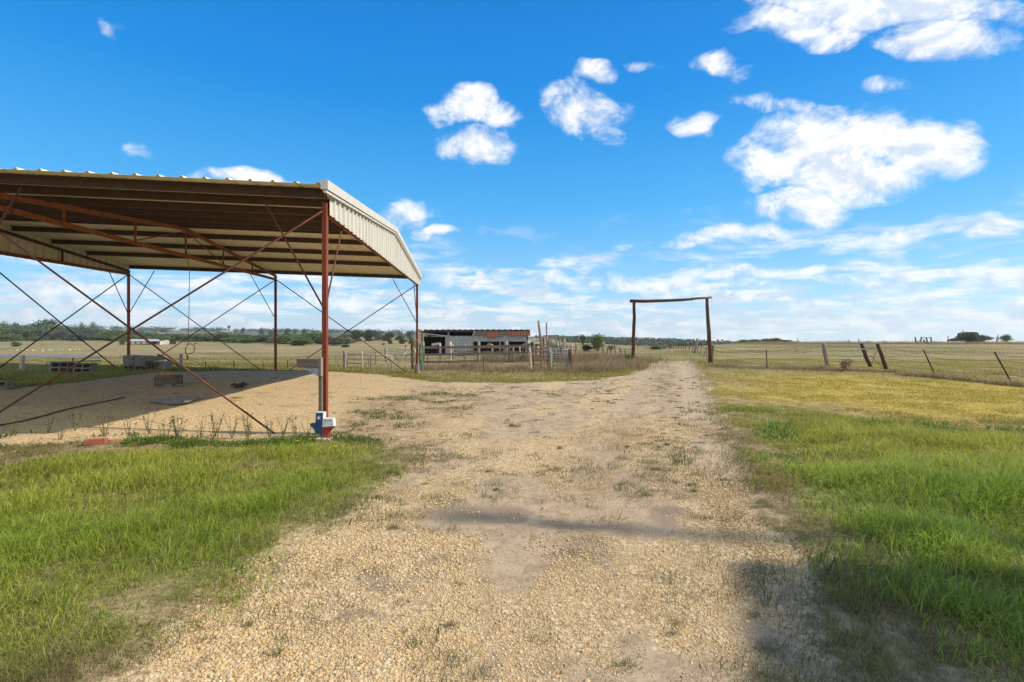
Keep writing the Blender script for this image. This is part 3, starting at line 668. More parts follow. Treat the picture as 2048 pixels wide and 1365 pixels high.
# ---------------------------------------------------------------- open metal shed
SA = Vector((-3.109, 8.31, 0)); TH = .068; SW = 12.604; SL = 5.741; SH = 3.74
SU = Vector((-math.cos(TH), -math.sin(TH), .029)); SV = Vector((-math.sin(TH), math.cos(TH), .005)); UP = Vector((0, 0, 1))
def P(s, t_, z): return SA+SU*s+SV*t_+UP*z
ZR = 4.69; SLP = .0985; EN, EF = -.42, SW+.25
def zr_(t_): return ZR-SLP*abs(t_-SW/2)
def build_shed():
    r = thing('open_shed', SA, 'large open-sided steel shed with white metal roof and red columns over a gravel pad', 'shed')
    # roof sheets with ribs
    s0, s1 = -.10, 2*SL+.12
    prof = []; s = s0; k = 0
    pitch = .345
    s = s0+.05; prof.append((s0, 0))
    while s < s1-.1:
        prof += [(s, 0), (s+.022, .032), (s+.05, .032), (s+.072, 0)]
        for q in (.16, .25): prof += [(s+q-.008, 0), (s+q, .006), (s+q+.008, 0)]
        s += pitch
    prof.append((s1, 0))
    for (ta, tb) in ((EN, SW/2+.02), (EF, SW/2-.02)):
        mb = MB(); vs = []; n = len(prof)
        for off in (0, -.003):
            for (ss, hh) in prof:
                vs.append(P(ss, ta, zr_(ta)+hh+off))
            for (ss, hh) in prof: vs.append(P(ss, tb, zr_(tb)+hh+off))
        fs = []
        for i in range(n-1):
            fs.append((i, i+1, n+i+1, n+i)); fs.append((2*n+i, 3*n+i, 3*n+i+1, 2*n+i+1)); fs.append((i, 2*n+i, 2*n+i+1, i+1))
        mb.add(vs, fs); mb.build('roof_panel', M['cream'], r)
    # ridge cap
    mb = MB()
    for sg in (-1, 1):
        mb.add([P(s0, SW/2, ZR+.05), P(s1, SW/2, ZR+.05), P(s1, SW/2+sg*.22, zr_(SW/2+.22)+.038), P(s0, SW/2+sg*.22, zr_(SW/2+.22)+.038)], [(0, 1, 2, 3) if sg < 0 else (3, 2, 1, 0)])
    mb.build('ridge_cap', M['white'], r)
    # purlins (Z sections)
    for tp in (-.02, 1.11, 2.46, 3.8, 5.1, 6.1, 6.5, 7.6, 9.02, 10.5, SW+.1):
        z = zr_(tp)-.008; mb = MB()
        mb.bar(P(s0+.06, tp, z-.07), P(s1-.08, tp, z-.07), .012, .13)
        mb.bar(P(s0+.06, tp+.03, z-.132), P(s1-.08, tp+.03, z-.132), .06, .012)
        mb.bar(P(s0+.06, tp-.03, z-.012), P(s1-.08, tp-.03, z-.012), .06, .012)
        mb.build('purlin', M['purlin'], r)
    # columns: pair of channels back to back
    def column(s_, t_, top=SH+.1):
        mb = MB(); g = T1(P(s_, t_, 0).x, P(s_, t_, 0).y)
        base = P(s_, t_, 0); base.z = g-.05; topp = P(s_, t_, top)
        d = Vector((.0, 0, 0)); 
        mb.bar(base+Vector((-.019, 0, 0)), topp+Vector((-.019, 0, 0)), .042, .072, (0, 1, 0))
        mb.bar(base+Vector((.023, .0, 0)), topp+Vector((.023, .0, 0)), .038, .084, (0, 1, 0))
        c = mb.build('column', M['red'], r, bevel=.004)
        return c
    cols = [(0, 0), (SL, 0), (2*SL, 0), (0, SW), (SL, SW), (2*SL, SW), (2*SL, SW/2)]
    for c in cols: column(*c)
    # gable frames (rafter + bottom chord) and the middle truss
    for s_ in (0, 2*SL):
        mb = MB(); mb.bar(P(s_, -.02, SH-.05), P(s_, SW+.02, SH-.05), .06, .09); mb.build('bottom_chord', M['rust'], r)
        mb = MB()
        for sg in (0, SW): mb.bar(P(s_, sg, zr_(sg)-.26), P(s_, SW/2, ZR-.26), .05, .09)
        mb.build('rafter', M['purlin'], r)
    s_ = SL
    mb = MB(); mb.bar(P(s_, -.02, SH-.06), P(s_, SW+.02, SH-.06), .075, .09); mb.build('bottom_chord', M['rust'], r)
    mb = MB()
    for sg in (0, SW): mb.bar(P(s_, sg, zr_(sg)-.25), P(s_, SW/2, ZR-.25), .07, .09)
    mb.build('rafter', M['rust'], r)
    for tt in (2.1, 4.2, 6.3, 8.4, 10.5):
        mb = MB(); mb.bar(P(s_, tt, SH-.02), P(s_, tt, zr_(tt)-.28), .035, .035); mb.build('truss_web', M['rust'], r)
    for tt in (4.2, 8.4):
        mb = MB(); mb.tube([P(s_, tt, SH), P(s_, SW/2, ZR-.3)], .016, 6); mb.build('truss_web', M['rust'], r)
    # gable skirts, corrugated, straight bottom, roof-shaped top
    for (sx, ms) in ((-.075, 'white'), (2*SL+.085, 'cream')):
        mb = MB(); pr = []; q = .0
        while q < SW+.12:
            pr += [(q, 0), (q+.17, 0), (q+.19, .036), (q+.25, .036), (q+.27, 0)]; q += .305
        out_ = -1 if sx < 0 else 1; n = len(pr); vs = []
        for off in (0, .004):
            for (tq, dd) in pr: vs.append(P(sx+out_*(dd+off), tq, SH-.10+random.uniform(-.006, .006)))
            for (tq, dd) in pr: vs.append(P(sx+out_*(dd+off), tq, zr_(tq)-.02))
        fs = []
        for i in range(n-1): fs += [(i, i+1, n+i+1, n+i), (2*n+i, 3*n+i, 3*n+i+1, 2*n+i+1)]
        mb.add(vs, fs); mb.build('gable_skirt', M[ms], r)
        # barge trim
        for (tw, hw, zo, so_) in ((.11, .15, .015, .045), (.05, .035, -.095, .055)):
            mb = MB(); S0 = sx+out_*so_
            for (ta, tb) in ((EN-.02, SW/2), (SW/2, EF+.02)):
                za = zr_(ta)+zo-.02; zb = zr_(tb)+zo-.02; A0 = [P(S0-tw/2, ta, za-hw/2), P(S0+tw/2, ta, za-hw/2), P(S0+tw/2, ta, za+hw/2), P(S0-tw/2, ta, za+hw/2), P(S0-tw/2, tb, zb-hw/2), P(S0+tw/2, tb, zb-hw/2), P(S0+tw/2, tb, zb+hw/2), P(S0-tw/2, tb, zb+hw/2)]
                mb.add(A0, [(3, 2, 1, 0), (4, 5, 6, 7), (0, 1, 5, 4), (1, 2, 6, 5), (2, 3, 7, 6), (3, 0, 4, 7)])
            mb.build('barge_trim', M['white'], r)
    # girt struts seen on the inside of the left skirt
    for tt in (3.2, 6.3, 9.4):
        mb = MB(); mb.bar(P(2*SL, tt, SH), P(2*SL, tt, zr_(tt)-.3), .05, .04); mb.build('truss_web', M['purlin'], r)
    def rod(a, b, rad=.0165, name='brace_rod'):
        mb = MB(); mb.tube([a, b], rad, 8); mb.build(name, M['brace'], r, smooth=True)
    def G(s_, t_):
        p = P(s_, t_, 0); p.z = T1(p.x, p.y)-.05; return p
    # near wall
    rod(P(.02, -.07, SH-.06), G(5.55, -.07)); rod(G(.74, -.03), P(SL, -.03, SH-.1))
    rod(P(SL, -.07, SH-.06), G(2*SL-.6, -.07)); rod(G(SL+.74, -.03), P(2*SL, -.03, SH-.1))
    # far wall
    rod(P(0, SW, SH-.06), G(SL-.45, SW), .018); rod(P(SL, SW+.04, SH-.06), G(.3, SW+.04), .018)
    rod(P(2*SL, SW, SH-.06), G(SL+.5, SW), .018); e = P(2*SL-1.2, SW+.04, .42); rod(P(SL, SW+.04, SH-.06), e, .018)
    # left wall two bays
    rod(P(2*SL, SW, SH-.06), G(2*SL, SW/2+.3), .02); rod(G(2*SL, SW-.6), P(2*SL, SW/2, SH-.06), .02)
    rod(P(2*SL, SW/2, SH-.06), G(2*SL, .3), .02); rod(G(2*SL, SW/2-.3), P(2*SL, 0, SH-.06), .02)
    # knee braces
    for (cs, ct, kk) in [(0, 0, [(1, 0), (0, 1)]), (0, SW, [(1, 0), (0, -1)]), (SL, SW, [(1, 0)]), (2*SL, SW, [(-1, 0), (0, -1)]), (SL, 0, [(1, 0), (-1, 0)])]:
        for (ds, dt) in kk:
            rod(P(cs, ct, 2.05), P(cs+ds*1.0, ct+dt*1.1, SH+(.12 if ds else -.03)), .015, 'knee_brace')
build_shed()
# hanging cable
def build_cable():
    d = 14.0; top = P(SL, SW/2-.1, ZR-.35); b0 = at(378, 640, top.y)
    r = thing('hanging_cable', top, 'thin cable hanging from the shed roof truss with a loop at its end', 'cable')
    pts = [top, at(379, 540, top.y), at(378, 620, top.y), at(376, 688, top.y)]
    MB().tube(pts, .009, 6).build('cable', M['cable'], r, True)
    lp = [at(376, 688, top.y)]+[at(380+9.5*math.cos(a), 698+10*math.sin(a), top.y+.05*math.sin(a*.5)) for a in [math.radians(q) for q in range(-110, 130, 20)]]
    MB().tube(lp, .011, 6).build('loop', M['cable'], r, True)
    MB().tube([at(376, 688, top.y), at(371, 697, top.y), at(371, 706, top.y), at(375, 711, top.y), at(375, 719, top.y)], [.011, .011, .011, .014, .03], 6).build('plug', M['rust'], r, True)
build_cable()

# ---------------------------------------------------------------- objects by the near column
def build_shelf():
    d = 8.22; b = gp(641, 866); b = Vector(((641-1024)/F*d, d, T1((641-1024)/F*d, d)))
    r = thing('bracket_post', b, 'slim grey post with short beam and tin bracket beside the near column', 'post')
    x = lambda px: (px-1024)/F*d; z = lambda py: CH+(HY-py)/F*d
    MB().box((x(641.5), d, b.z-.03), .055, .06, z(750)-b.z+.03).build('post', M['woodh'], r, bevel=.004)
    MB().box(((x(597)+x(641))/2, d-.02, z(735)), x(641)-x(597), .11, z(717.5)-z(735)).build('beam', M['woodh'], r, bevel=.005)
    MB().box((x(643.2), d-.02, z(752)), .030, .10, z(716)-z(752)).build('end_board', M['wood'], r, bevel=.003)
    mb = MB()
    nrib = 6
    for k in range(nrib):
        yy = d-.06+k*.022
        mb.prism([(0, 0), (x(640.5)-x(609), 0), (x(640.5)-x(609), z(752)-z(735.3)), (x(636)-x(609), z(751)-z(735.3))], (x(609), yy, z(735.3)-.001), Vector((1, 0, 0)), UP, Vector((0, .014, 0)))
    mb.build('tin_bracket', M['galv'], r)
build_shelf()
def build_sign():
    d = 7.78; b = at(644, 878, d); gz = T1(b.x, b.y); sc = d/F
    r = thing('painted_state_sign', (b.x, b.y, gz), 'thick blue, white and red cut-out sign with a star at the near column foot', 'sign')
    rot = R(-6); ax = Vector((math.cos(rot), math.sin(rot), 0)); th = Vector((-math.sin(rot), math.cos(rot), 0))*.085
    o = at(644, 876, d); o.z = gz+.03
    up = (UP+Vector((0, .10, 0))).normalized()
    def q(pts): return [((px-644)*sc, (876-py)*sc) for px, py in pts]
    blue = q([(629, 826), (644, 826), (644, 874), (641, 874), (638, 866), (634, 868), (629, 865), (626, 858), (620, 853), (616, 848), (629, 847)])
    white = q([(644, 838), (664, 838), (666, 852), (644, 854)])
    red = q([(644, 854), (666, 852), (664, 857), (658, 862), (656, 868), (659, 875), (650, 875), (644, 874)])
    MB().prism(blue, o, ax, up, th).build('blue_panel', M['blue'], r)
    MB().prism(white, o, ax, up, th).build('white_panel', M['signwhite'], r)
    MB().prism(red, o, ax, up, th).build('red_panel', M['signred'], r)
    # white painted edges
    mb = MB(); f = Vector((0, 0, 0))
    mb.prism(q([(644.01, 826), (645.4, 826), (645.4, 838), (644.01, 838)]), o-th*.02, ax, up, th*1.04)
    mb.prism(q([(629, 824.8), (645.4, 824.8), (645.4, 826), (629, 826)]), o-th*.02, ax, up, th*1.04)
    mb.prism(q([(644, 836.8), (665, 836.8), (665, 838), (644, 838)]), o-th*.02, ax, up, th*1.04)
    mb.prism(q([(664, 838.01), (665.4, 838.01), (667.4, 852), (666, 852)]), o-th*.02, ax, up, th*1.04)
    mb.build('edge_band', M['signwhite'], r)
    st = []
    for k in range(10):
        a = math.pi/2+k*math.pi/5+.1; rr = 5.0 if k % 2 == 0 else 2.0
        st.append((635.6+rr*math.cos(a), 835.6-rr*math.sin(a)))
    MB().prism(q(st), o-th*.06, ax, up, th*.05).build('star', M['signwhite'], r)
    for (xx, yy, w_, h_) in [(647, 841, 1, 2.2), (648.6, 841, .8, 1.6), (650.5, 842, 1.4, 1.3), (653, 840.5, .9, 1.8), (657, 840, .8, 2.4), (659, 840.2, 1.6, .7), (659, 842, 1.2, .7), (661.6, 840.5, .8, 2)]:
        MB().prism(q([(xx, yy), (xx+w_, yy+.2), (xx+w_, yy+h_), (xx, yy+h_)]), o-th*.03, ax, up, th*.02).build('faded_letter', M['tpost'], r)
    MB().box((b.x+.01, b.y+.02, gz+.0), .26, .16, .035, rot).build('base', M['signwhite'], r, bevel=.008)
build_sign()

# ---------------------------------------------------------------- posts and fences helpers
def wires(mb, pts, hs, rad=.0045, sag=.03):
    for h in hs:
        path = []
        for i in range(len(pts)-1):
            a, b = pts[i], pts[i+1]
            for k in range(6):
                q = k/6; p = a.lerp(b, q); path.append(Vector((p.x, p.y, p.z+h-sag*4*q*(1-q))))
        path.append(pts[-1]+UP*h); mb.tube(path, rad, 4, False)
def topz(px, py, g): return at(px, py, g.y)

# gateway
def build_gateway():
    a = gp(1266, 727); b = gp(1421, 728); d = a.y; b = Vector(((1421-1024)/F*d, d, T1((1421-1024)/F*d, d)))
    c = Vector(((a.x+b.x)/2, d, 0))
    r = thing('log_gateway', c, 'tall ranch gateway of brown poles with a crossbeam over the track', 'gateway')
    MB().post(a-UP*.1, at(1268.3, 602, d), .105, .085, 12, .07, 8).build('pole', M['pole'], r, True)
    MB().post(b-UP*.1, at(1413.8, 598, d), .125, .085, 12, .07, 8).build('pole', M['pole'], r, True)
    y = d-.02
    MB().tube([at(1260, 602.5, y), at(1290, 602.8, y), at(1330, 601.8, y), at(1360, 600.3, y), at(1386, 598.6, y)], [.088, .092, .084, .08, .07], 12, True, .05).build('crossbeam', M['beam'], r, True)
    MB().tube([at(1383, 598.4, y-.03), at(1400, 597, y-.03), at(1423.5, 595.2, y-.03)], [.07, .068, .066], 10, True, .04).build('crossbeam_splice', M['woodh'], r, True)
build_gateway()

# ---------------------------------------------------------------- right fence
def build_right_fence():
    wood = [((1421+3, 727), (1427, 691), .07, 'wood'), ((1656, 733), (1647, 687), .095, 'wood'), ((1742, 735), (1722.5, 688), .085, 'pole'), ((1774, 740), (1755, 688), .085, 'pole')]
    tp = [((1534.5, 738), (1532.5, 699)), ((1872, 752), (1847, 699.5)), ((2024.5, 765), (1989, 704))]
    c = gp(1742, 740)
    r = thing('pasture_fence', c, 'barbed wire fence with leaning brown posts along the right pasture', 'fence')
    line = []
    for (bp_, tp_, rad, mt) in wood:
        g = gp(*bp_); o = MB().post(g-UP*.05, at(tp_[0], tp_[1], g.y), rad*g.y/24, rad*.92*g.y/24, 10, .07).build('wooden_post', M[mt], r, True)
        line.append((bp_[0], g, at(tp_[0], tp_[1], g.y)))
    for (bp_, tp_) in tp:
        g = gp(*bp_); t_ = at(tp_[0], tp_[1], g.y); mb = MB()
        mb.bar(g-UP*.05, t_, .045, .012); mb.bar(g-UP*.05+Vector((0, .015, 0)), t_+Vector((0, .015, 0)), .012, .035)
        mb.build('steel_post', M['tpost'], r); line.append((bp_[0], g, t_))
    g3 = gp(2300, 790); line.append((2300, g3, g3+UP*1.0+Vector((-.4, 0, 0))))
    line.sort(key=lambda q: q[0])
    for h in (.25, .5, .72, .9):
        path = []
        for i in range(len(line)-1):
            a = line[i][1].lerp(line[i][2], h); b = line[i+1][1].lerp(line[i+1][2], h)
            for k in range(8):
                q = k/8; p = a.lerp(b, q); path.append(p-UP*(.06*4*q*(1-q)))
        path.append(line[-1][1].lerp(line[-1][2], h)); MB().tube(path, .0065, 4, False).build('wire', M['wire'], r)
    g = gp(1742, 735); a = at(1724, 698.5, g.y-.05); b = at(1756, 698.5, gp(1774, 740).y)
    MB().bar(a, b, .05, .07).build('brace_rail', M['lightwood'], r)
    mb = MB(); mb.tube([at(1754, 702, b.y), at(1747, 716, b.y), at(1743, 730, b.y)], .012, 5); mb.tube([at(1740, 712, b.y), at(1746, 717, b.y), at(1765, 735, b.y)], .012, 5); mb.build('twisted_wire', M['wire'], r)
    g = gp(1424, 727); MB().bar(at(1416, 691.5, g.y), at(1427.5, 689.5, g.y), .12, .05).build('brace_rail', M['lightwood'], r)
build_right_fence()
# fence beyond the gate, right of the lane, receding
def build_lane_fence():
    r = thing('lane_fence', gp(1391, 708), 'receding wire fence of thin posts beyond the gateway on the right', 'fence')
    P_ = [((1414, 722), (1413, 697), 1), ((1407, 717), (1412, 694), 1), ((1399, 712), (1404, 689), 1), ((1395, 709), (1397, 687), 1), ((1384, 705), (1388, 684), 1), ((1378, 703), (1381, 684), 1),
          ((1370.5, 702), (1370.8, 680), 1), ((1366, 701), (1366.5, 685), 1), ((1362, 700), (1362.5, 686), 1), ((1357, 699), (1357.5, 687), 1), ((1352, 698.5), (1352, 688), 1), ((1347, 698), (1347, 689), 1)]
    tops = []
    for a, b, k in P_:
        g = gp(*a); t_ = at(b[0], b[1], g.y)
        MB().tube([g-UP*.05, t_], .02*g.y/35, 6).build('steel_post', M['tpost'], r); tops.append((g, t_))
    g = gp(1390, 707); MB().post(g-UP*.1, at(1395, 677.5, g.y), .13, .11, 9, .1).build('wooden_post', M['wood'], r, True)
    for h in (.3, .6, .9):
        MB().tube([a.lerp(b, h) for a, b in tops], .008, 4, False).build('wire', M['wire'], r)
build_lane_fence()
# left fence behind the pad
def build_back_fence():
    r = thing('pad_fence', gp(362, 737), 'low wire fence with pale wooden posts behind the gravel pad', 'fence')
    L = []
    for (a, b, rad, mt) in [((44, 741), (44.5, 710.5), .055, 'lightwood'), ((361, 737), (362.5, 708), .05, 'lightwood')]:
        g = gp(*a); t_ = at(b[0], b[1], g.y); MB().post(g-UP*.05, t_, rad*1.3, rad*1.2, 9, .06).build('wooden_post', M[mt], r, True); L.append((a[0], g, t_))
    for (a, b) in [((145, 741), (145.5, 716)), ((411, 737), (411.2, 723)), ((467.8, 737), (468, 722)), ((528, 739), (527.5, 729)), ((576, 738), (574.5, 720)), ((-120, 742), (-120, 716))]:
        g = gp(*a); t_ = at(b[0], b[1], g.y); MB().tube([g-UP*.05, t_], .022, 6).build('steel_post', M['tpost'], r); L.append((a[0], g, t_))
    L.append((689, gp(689, 739), at(689, 716, gp(689, 739).y)))
    L.sort(key=lambda q: q[0])
    for h in (.35, .65, .92): MB().tube([a.lerp(b, h) for _, a, b in L], .005, 4, False).build('wire', M['wire'], r)
build_back_fence()

# ---------------------------------------------------------------- corral
def pipe_gate(name, label, pa, pb, ta, tb, rails, mt, vert=(0, 1), rad=.02, group=None, dl=None, dr=None):
    """panel between two base pixels pa, pb with top pixels y ta, tb"""
    ga = gp(*pa) if dl is None else at(pa[0], pa[1], dl); gb = gp(*pb) if dr is None else at(pb[0], pb[1], dr)
    r = thing(name, (ga+gb)/2, label, 'gate', group)
    A1 = at(pa[0], ta, ga.y); B1 = at(pb[0], tb, gb.y)
    for k in range(rails):
        q = k/(rails-1)*.92+.06; a = ga.lerp(A1, q); b = gb.lerp(B1, q); MB().tube([a, b], rad, 8).build('rail', M[mt], r, True)
    for v_ in vert: MB().tube([ga.lerp(gb, v_).lerp(A1.lerp(B1, v_), .04), A1.lerp(B1, v_)], rad*1.1, 8).build('upright', M[mt], r, True)
    return r
def wpost(pa, ta, rad, mt='wood', label='', cat='post', name='wooden_post', group=None, d=None):
    g = gp(*pa) if d is None else at(pa[0], pa[1], d)
    o = thing(name, g, label, cat, group)
    MB().post(g-UP*.05, at(ta[0], ta[1], g.y), rad, rad*.95, 9, .08).build('shaft', M[mt], o, True); return o
wpost((690, 739), (689.5, 702), .075, 'wood', 'dark wooden post at the left end of the grey pipe gate')
pipe_gate('pipe_gate', 'low grey pipe gate beside the dark post left of the far corner column', (694, 738), (785, 739), 708, 711, 4, 'pipe', (0, .98), .022)
wpost((725, 739), (723.8, 703), .035, 'lightwood', 'thin white-footed post in front of the grey pipe gate')
wpost((738, 737), (738, 713), .03, 'wood', 'short thin grey post behind the middle of the grey pipe gate')
wpost((741.5, 736), (741.5, 712), .022, 'tpost', 'short thin rusty stake beside the middle of the pipe gate', 'stake', 'steel_stake')
wpost((751, 730), (751, 704), .02, 'tpost', 'thin rusty stake rising above the far end of the pipe gate', 'stake', 'steel_stake')
wpost((772.5, 724), (772, 696), .11, 'wood', 'thick weathered post where the white cattle panels begin')
pipe_gate('livestock_gate', 'pale pipe cattle panel between the thick post and the hose column', (776, 722), (822, 722), 697.5, 695, 5, 'lightwood', (0, .33, .7, 1), .022)
pipe_gate('livestock_gate', 'short grey cattle panel behind the pale one', (790, 718), (812, 718), 699, 698, 4, 'pipe', (0, .5, 1), .02)
wpost((812, 715), (811.5, 690), .06, 'pole', 'dark short post behind the pale cattle panel')
def strut():
    g = gp(795, 728); o = thing('leaning_pole', g, 'thin pale pole leaning against the cattle panel', 'pole'); MB().tube([g, at(812, 705, g.y-.2)], .03, 7).build('shaft', M['lightwood'], o, True)
strut()
def board_fence():
    r = thing('board_fence', gp(957, 727), 'grey three-board corral fence in front of the cattle shed', 'fence')
    D = 29.5
    for (px, y0, y1, rad) in [(845.5, 722, 684, .09), (880, 715, 686, .06), (901, 722.5, 684.5, .085), (957, 724, 684, .09), (1012, 727.5, 683, .13), (1019, 723, 690, .05), (1026.5, 727, 693, .07)]:
        g = at(px, y0, D); g.z = T1(g.x, g.y)-.05
        MB().post(g, at(px+random.uniform(-.6, .6), y1, D), rad, rad*.95, 8, .06).build('post', M['lightwood' if px in (880, 901) else 'wood'], r, True)
    for (ya, yb, h) in ((695.5, 692.5, .13), (709.5, 706.5, .12), (724.5, 722, .13)):
        xs = [(847, 901), (901.3, 957), (957.3, 1012), (1012.3, 1056)]
        for (a, b) in xs:
            f = lambda q: ya+(yb-ya)*(q-847)/209
            MB().bar(at(a, f(a)+random.uniform(-.5, .5), D-.12), at(b, f(b)+random.uniform(-.5, .5), D-.12), .04, h).build('board', M['woodh'], r)
    mb = MB()
    for k in range(100):
        px = 848+k*2.08; mb.tube([at(px, 725, D-.05), at(px, 696, D-.05)], .0035, 3, False)
    for y_ in (702, 713, 717, 721): mb.tube([at(848, y_, D-.05), at(1055, y_-2, D-.05)], .0035, 3, False)
    mb.build('wire_mesh', M['wire'], r)
board_fence()
for (a, b, l) in [((967.5, 746), (967, 713), 'thin rusty stake in the verge in front of the board fence'), ((856, 738), (855.5, 712), 'thin rusty stake just right of the hose column')]:
    wpost(a, b, .018, 'tpost', l, 'stake', 'steel_stake')
pipe_gate('red_gate', 'rusty red pipe gate at the right end of the corral', (1063, 741), (1097, 738), 703, 699, 5, 'redpipe', (0, .12, .55, .97), .024)
pipe_gate('green_gate', 'faded grey-green pipe gate right of the rusty red gate', (1103, 741), (1139, 741), 701.5, 699, 6, 'greenpipe', (0, .03, .85, .97), .030)
wpost((1062.5, 742), (1059, 696), .055, 'lightwood', 'pale wooden post at the left end of the red gate')
wpost((1101, 741), (1099, 697), .095, 'wood', 'stout grey post between the red gate and the green gate')
wpost((1142.5, 742), (1141, 698), .09, 'redpipe', 'rust-red round post at the right end of the green gate', name='rusty_post')
def chute():
    r = thing('loading_chute', gp(1110, 722), 'weathered timber cattle chute with rails behind the red and green gates', 'cattle chute')
    for (px, y0, y1, d, rad) in [(1067, 722, 680, 31, .05), (1088, 722, 672, 32, .07), (1094, 724, 672, 30, .06), (1098, 724, 676, 31, .05), (1103, 722, 678, 33, .06), (1113, 722, 678, 30, .05), (1120, 722, 678, 33, .05), (1128, 722, 678, 30, .07)]:
        g = at(px, y0, d); g.z = T1(g.x, g.y)-.05; MB().post(g, at(px, y1, d), rad, rad, 8, .08).build('post', M['wood'], r, True)
    for (xa, ya, xb, yb, d, h) in [(1087, 672, 1118, 671, 31, .06), (1090, 674, 1124, 674, 30, .07), (1096, 677.5, 1131, 677.5, 29.5, .08), (1083, 690, 1104, 689, 30, .07), (1056, 694, 1081, 699.5, 27, .10), (1083, 697, 1105, 694, 27, .10), (1088, 704, 1128, 702, 31, .1), (1088, 714, 1128, 713, 31, .1), (1105, 690, 1118, 700, 30, .08), (1108, 702, 1130, 713, 30, .06), (1110, 692, 1128, 696, 30.5, .07)]:
        MB().bar(at(xa, ya, d), at(xb, yb, d), .06, h).build('rail', M['wood'], r)
    MB().add([at(1056, 686, 33), at(1088, 677, 31), at(1088, 680.5, 34), at(1056, 682, 36)], [(0, 1, 2, 3)]).add([at(1056, 686.6, 33), at(1088, 677.6, 31), at(1088, 681.1, 34), at(1056, 682.6, 36)], [(3, 2, 1, 0)]).build('tin_sheet', M['white'], r)
    for k in range(8):
        px = 1104+k*3.1; MB().bar(at(px, 712, 29), at(px+random.uniform(-2, 3), 692+random.uniform(0, 6), 29), .07, .03).build('picket', M['lightwood' if k % 2 else 'wood'], r)
chute()
wpost((1084, 700), (1077, 641.5), .075, 'wood', 'tall bare grey pole leaning left behind the red gate', 'pole', 'tall_pole', d=30)
wpost((1093.5, 700), (1093.3, 645.5), .05, 'wood', 'tall thin straight pole just right of the leaning pole', 'pole', 'tall_pole', d=33)
def pens():
    rr_ = random.Random(4)
    for (nm_, lb, xs, d, y0, y1, rl) in [('pen_fence', 'weathered inner pen fence of posts and rails behind the board fence', (882, 905, 930, 958, 985, 1008, 1040, 1060), 36, 716, 690, (696, 704, 711)),
                                 ('pen_fence', 'narrow pole pen crowded with posts at the right end of the cattle shed', (1046, 1056, 1064, 1072, 1081, 1090, 1097, 1106), 34, 720, 685, (690, 698, 706, 713)),
                                 ('pen_fence', 'broken pole fence behind the green gate', (1100, 1108, 1117, 1124, 1133, 1144, 1152), 37, 714, 688, (694, 702, 709))]:
        r = thing(nm_, at((xs[0]+xs[-1])/2, y0, d), lb, 'fence')
        for px in xs:
            g = at(px, y0, d+rr_.uniform(-.5, .5)); g.z = T1(g.x, g.y)-.05
            MB().post(g, at(px+rr_.uniform(-1, 1), y1+rr_.uniform(-4, 5), g.y), rr_.uniform(.035, .075), None, 7, .08).build('post', M[rr_.choice(['wood', 'wood', 'lightwood', 'woodh'])], r, True)
        for y_ in rl:
            for i in range(len(xs)-1):
                if rr_.random() < .12: continue
                MB().bar(at(xs[i], y_+rr_.uniform(-1, 1), d-.08), at(xs[i+1], y_+rr_.uniform(-1.2, 1.2), d-.08-.01*(i % 2)), .04, rr_.uniform(.05, .11)).build('rail', M[rr_.choice(['wood', 'woodh', 'woodh'])], r)
pens()
# mid distance fences right of the corral
def mid_fence():
    r = thing('paddock_fence', gp(1235, 716), 'sparse post and wire fence between the small tree and the gateway', 'fence')
    L = []
    for (a, b, rad, mt) in [((1207, 713.5), (1206.5, 684), .10, 'wood'), ((1215, 713), (1214.5, 697), .03, 'tpost'), ((1221, 713), (1220, 695), .025, 'tpost'), ((1232, 716), (1228.5, 685), .03, 'tpost'), ((1243, 721), (1240.5, 697), .04, 'tpost'), ((1250, 722), (1249.5, 698), .02, 'tpost')]:
        g = gp(*a); t_ = at(b[0], b[1], g.y); MB().post(g-UP*.05, t_, rad, rad, 7, .05).build('post', M[mt], r, True); L.append((g, t_))
    for h in (.4, .75, .95): MB().tube([a.lerp(b, h) for a, b in L]+[at(1264, 722-24*h, gp(1266, 727).y)], .014, 5, False).build('rail_wire', M['wire'], r)
mid_fence()
def far_fence(name, label, pts, hpx, rad=.04):
    r = thing(name, gp(*pts[0]), label, 'fence'); L = []
    for (px, py) in pts:
        g = gp(px, py); t_ = at(px+random.uniform(-.5, .5), py-hpx*random.uniform(.85, 1.15), g.y); MB().tube([g-UP*.1, t_], rad, 6).build('post', M['wood'], r); L.append((g, t_))
    for h in (.5, .9): MB().tube([a.lerp(b, h) for a, b in L], .012, 4, False).build('wire', M['wire'], r)
far_fence('field_fence', 'distant low post fence crossing the pasture left of the small tree', [(1135, 701), (1141, 701), (1148, 700.5), (1155, 700), (1160, 700)], 11)
far_fence('field_fence', 'distant fence crossing the pasture between the gateway poles', [(1275, 699), (1292, 699), (1310, 698.5), (1328, 698), (1344, 698)], 11)

